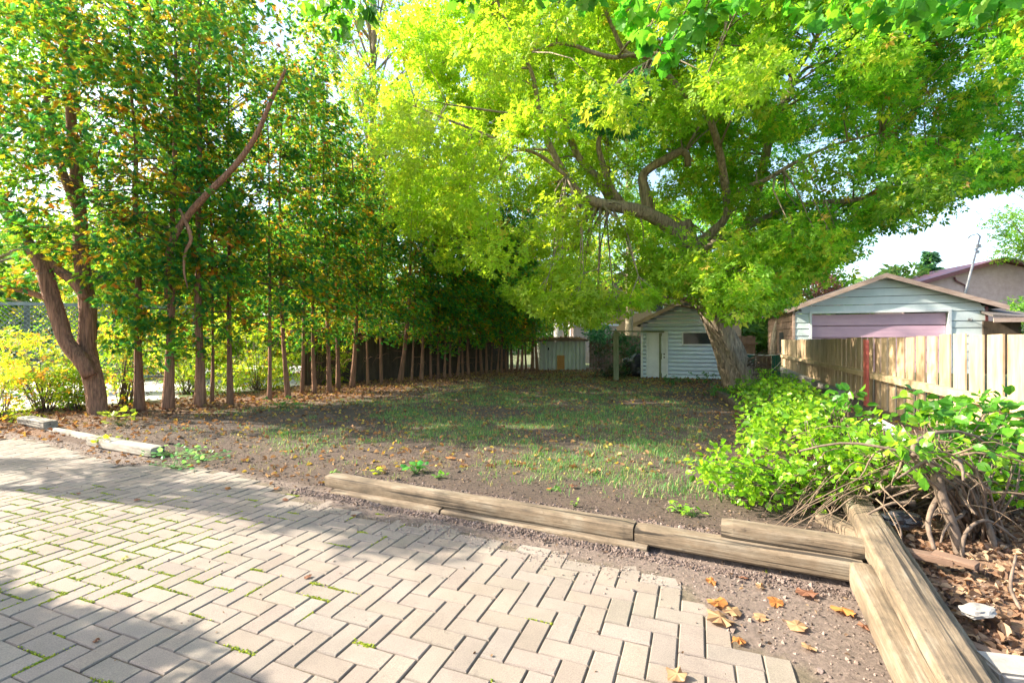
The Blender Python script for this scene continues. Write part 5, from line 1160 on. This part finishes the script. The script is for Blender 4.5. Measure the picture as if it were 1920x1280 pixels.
# grass
blade = np.array([(-.5, 0, 0), (.5, 0, 0), (.35, 0, .55), (-.35, .0, .55), (0, .12, 1)]); BFc = [(0, 1, 2), (0, 2, 3), (3, 2, 4)]
def grass(name, label, X, Y, h, wd, cols, wts, per=9, spread=.05, lean=.7):
    n = len(X) * per; Xr = np.repeat(X, per) + rng.normal(0, spread, n); Yr = np.repeat(Y, per) + rng.normal(0, spread, n)
    a = rng.uniform(0, 6.283, n); ln = np.abs(rng.normal(0, lean, n)); ca, sa = np.cos(a), np.sin(a)
    Rm = np.zeros((n, 3, 3)); x = np.stack([ca, sa, np.zeros(n)], 1); z = norm(np.stack([-sa * np.sin(ln), ca * np.sin(ln), np.cos(ln)], 1)); y = np.cross(z, x); Rm = np.stack([x, y, z], 2)
    hh = rng.uniform(.5, 1.3, n) * np.repeat(rng.uniform(.6, 1.3, len(X)), per) * h; T = blade.copy()
    V = np.einsum('nij,nkj->nki', Rm, np.stack([np.repeat(T[None, :, 0], n, 0) * wd, T[None, :, 1] * hh[:, None] * 3, T[None, :, 2] * hh[:, None]], 2)) + np.stack([Xr, Yr, hz(Xr, Yr)], 1)[:, None, :]
    tri = (np.array(BFc)[None] + (np.arange(n) * 5)[:, None, None]).reshape(-1, 3); c_ = palette(n, cols, wts, .25)
    o = link(name, np_mesh(name, V.reshape(-1, 3), tri=tri, col=np.repeat(c_, 5, 0)), M['grass']); tag(o, label, None, None, "stuff"); return o
n = 54000; X = rng.uniform(-7, 7, n); Y = 4.2 + 18 * rng.uniform(0, 1, n) ** 1.15; k = rng.uniform(0, 1, n) < grass_mask(X, Y) * np.clip(9 / Y, .55, 1); X = X[k]; Y = Y[k]
grass("grass", "patchy green grass of the lawn", X, Y, .07, .007, [(.09, .25, .06), (.15, .30, .07), (.32, .31, .12), (.06, .18, .06)], [3, 2, 1.6, 1.2], per=7)
n = 1500; X = rng.uniform(-6.5, 3, n); Y = rng.uniform(4.6, 8, n); k = ((X - P0[0]) * N_[0] + (Y - P0[1]) * N_[1] > .25) & ((X - P0[0]) * U[0] + (Y - P0[1]) * U[1] > -4) & (rng.uniform(0, 1, n) < .28)
grass("sparse_grass", "sparse straw coloured tufts on the bare soil", X[k], Y[k], .05, .004, [(.13, .2, .05), (.36, .31, .15)], [1, 1.3], per=14, spread=.045)
def weed(px, py, size, nl, lab, T=LB, cols=((.08, .26, .03), (.14, .33, .04)), spread=.1, h=.05):
    p = gp(px, py, .1); zz = hz1(p.x, p.y); b = empty("weed", (p.x, p.y, zz)); tag(b, lab, "weed", "weeds"); mb = MB()
    th_ = rng.uniform(0, 6.28, nl); rr = spread * np.sqrt(rng.uniform(.05, 1, nl)); P = np.stack([np.cos(th_) * rr, np.sin(th_) * rr * .7, h * rng.uniform(.3, 1.2, nl)], 1)
    for q in P: mb.tube([(0, 0, -.01), tuple(q * .6 + np.array([0, 0, .01])), tuple(q)], [.003, .002, .0015], 4)
    mb.build("stems", surf("weed_stem", (.1, .2, .04), (.2, .3, .08), 9, (1, 1, 1), .7, 0) if "weed_stem" not in bpy.data.materials else bpy.data.materials["weed_stem"], b)
    scatter("leaves", T[0], T[1], P, frames(nl, .15, .85, P * 3), rng.uniform(.6, 1.2, nl) * size, palette(nl, cols, [1] * len(cols)), M['shrub'], b)
G2 = ((.10, .30, .10), (.18, .38, .14))
weed(780, 893, .07, 16, "dark green lobed weed behind the long timber", cols=((.05, .25, .04), (.1, .32, .05)), spread=.13, h=.08)
weed(822, 902, .05, 10, "lower green weed touching the long timber right of the lobed one", spread=.1)
weed(712, 893, .045, 8, "small yellow weed behind the long timber", cols=((.35, .4, .03), (.3, .38, .03)), spread=.06, h=.07)
weed(625, 880, .05, 9, "green weed above the left end of the long timber", spread=.09, h=.05)
weed(1275, 965, .055, 16, "bright leafy weed left of the topmost timber", T=OV, cols=((.16, .36, .03), (.25, .42, .04)), spread=.13, h=.07)
weed(1300, 975, .05, 12, "second bright weed joined to the leafy one", T=OV, cols=((.16, .36, .03), (.25, .42, .04)), spread=.1, h=.06)
weed(1078, 957, .04, 6, "tiny yellow-green seedling behind the long timber", T=OV, cols=((.25, .4, .05),), spread=.04, h=.05)
weed(1352, 945, .04, 5, "tiny seedling beside the brush pile stems", T=OV, cols=((.2, .4, .05),), spread=.04, h=.12)
weed(1040, 925, .035, 8, "small green weed on the open soil", spread=.06, h=.03)
for (x, y, s, n_, sp_, lab) in ((330, 840, .05, 46, .38, "pale green creeping weed right of the grey timber"), (385, 850, .05, 34, .32, "right end of the creeping weed patch, paler green"), (330, 862, .045, 30, .3, "creeping weed spilling towards the pavers")):
    weed(x, y, s, n_, lab, cols=G2, spread=sp_, h=.09)
weed(225, 800, .09, 24, "yellow-green leafy weed behind the left timbers", cols=((.28, .40, .04), (.35, .44, .06)), spread=.3, h=.22)
weed(215, 825, .06, 26, "low yellow weed among the left timbers", cols=((.34, .40, .03),), spread=.3, h=.09)
weed(530, 765, .08, 30, "green fern-like weed at the edge of the hedge litter", T=FR, cols=((.06, .25, .05), (.10, .3, .06)), spread=.35, h=.18)
# ------------------------------------------------------------ off-frame shrub whose shade falls on the lower left paving
SH = Vector((sd.x / sd.z, sd.y / sd.z, 1))
def shade_src(x, y, z): return Vector((x, y, 0)) + SH * z
cs = []; rs = []
for k in range(130):
    t_ = random.random(); e_ = random.random() ** .8
    bx_ = -3.9 + 2.75 * t_; by_ = 3.42 - 1.12 * t_ - .12 * math.sin(t_ * 14)
    c_ = shade_src(bx_ - .1, by_ - .2 - 1.1 * e_, random.uniform(1.9, 3.1)); cs.append(c_); rs.append(random.uniform(.16, .3))
tree("yard_tree", "dense tree outside the left edge shading the paving", (-6.9, 2.4, 0), .12, cs, rs, .10, GRN, [1, 1, 1], dens=2.8)
cs = []; rs = []
for a_, b_, n_, wd_ in (((-4.6, 5.4), (-2.6, 4.7), 16, .16), ((-2.8, 4.7), (-.4, 3.75), 22, .15), ((-2.0, 4.2), (-.6, 3.5), 8, .1), ((-6.5, 5.9), (-4.0, 5.6), 16, .15)):
    for k in range(n_):
        t_ = random.random(); cs.append(shade_src(a_[0] + (b_[0] - a_[0]) * t_ + random.gauss(0, wd_), a_[1] + (b_[1] - a_[1]) * t_ + random.gauss(0, wd_ * .8), random.uniform(3.9, 4.8))); rs.append(random.uniform(.12, .28))
tree("yard_tree", "slim tree outside the left edge casting bands of shade on the paving", (-9.6, 5.3, 0), .12, cs, rs, .12, GRN, [1, 1, 1], dens=1.2)
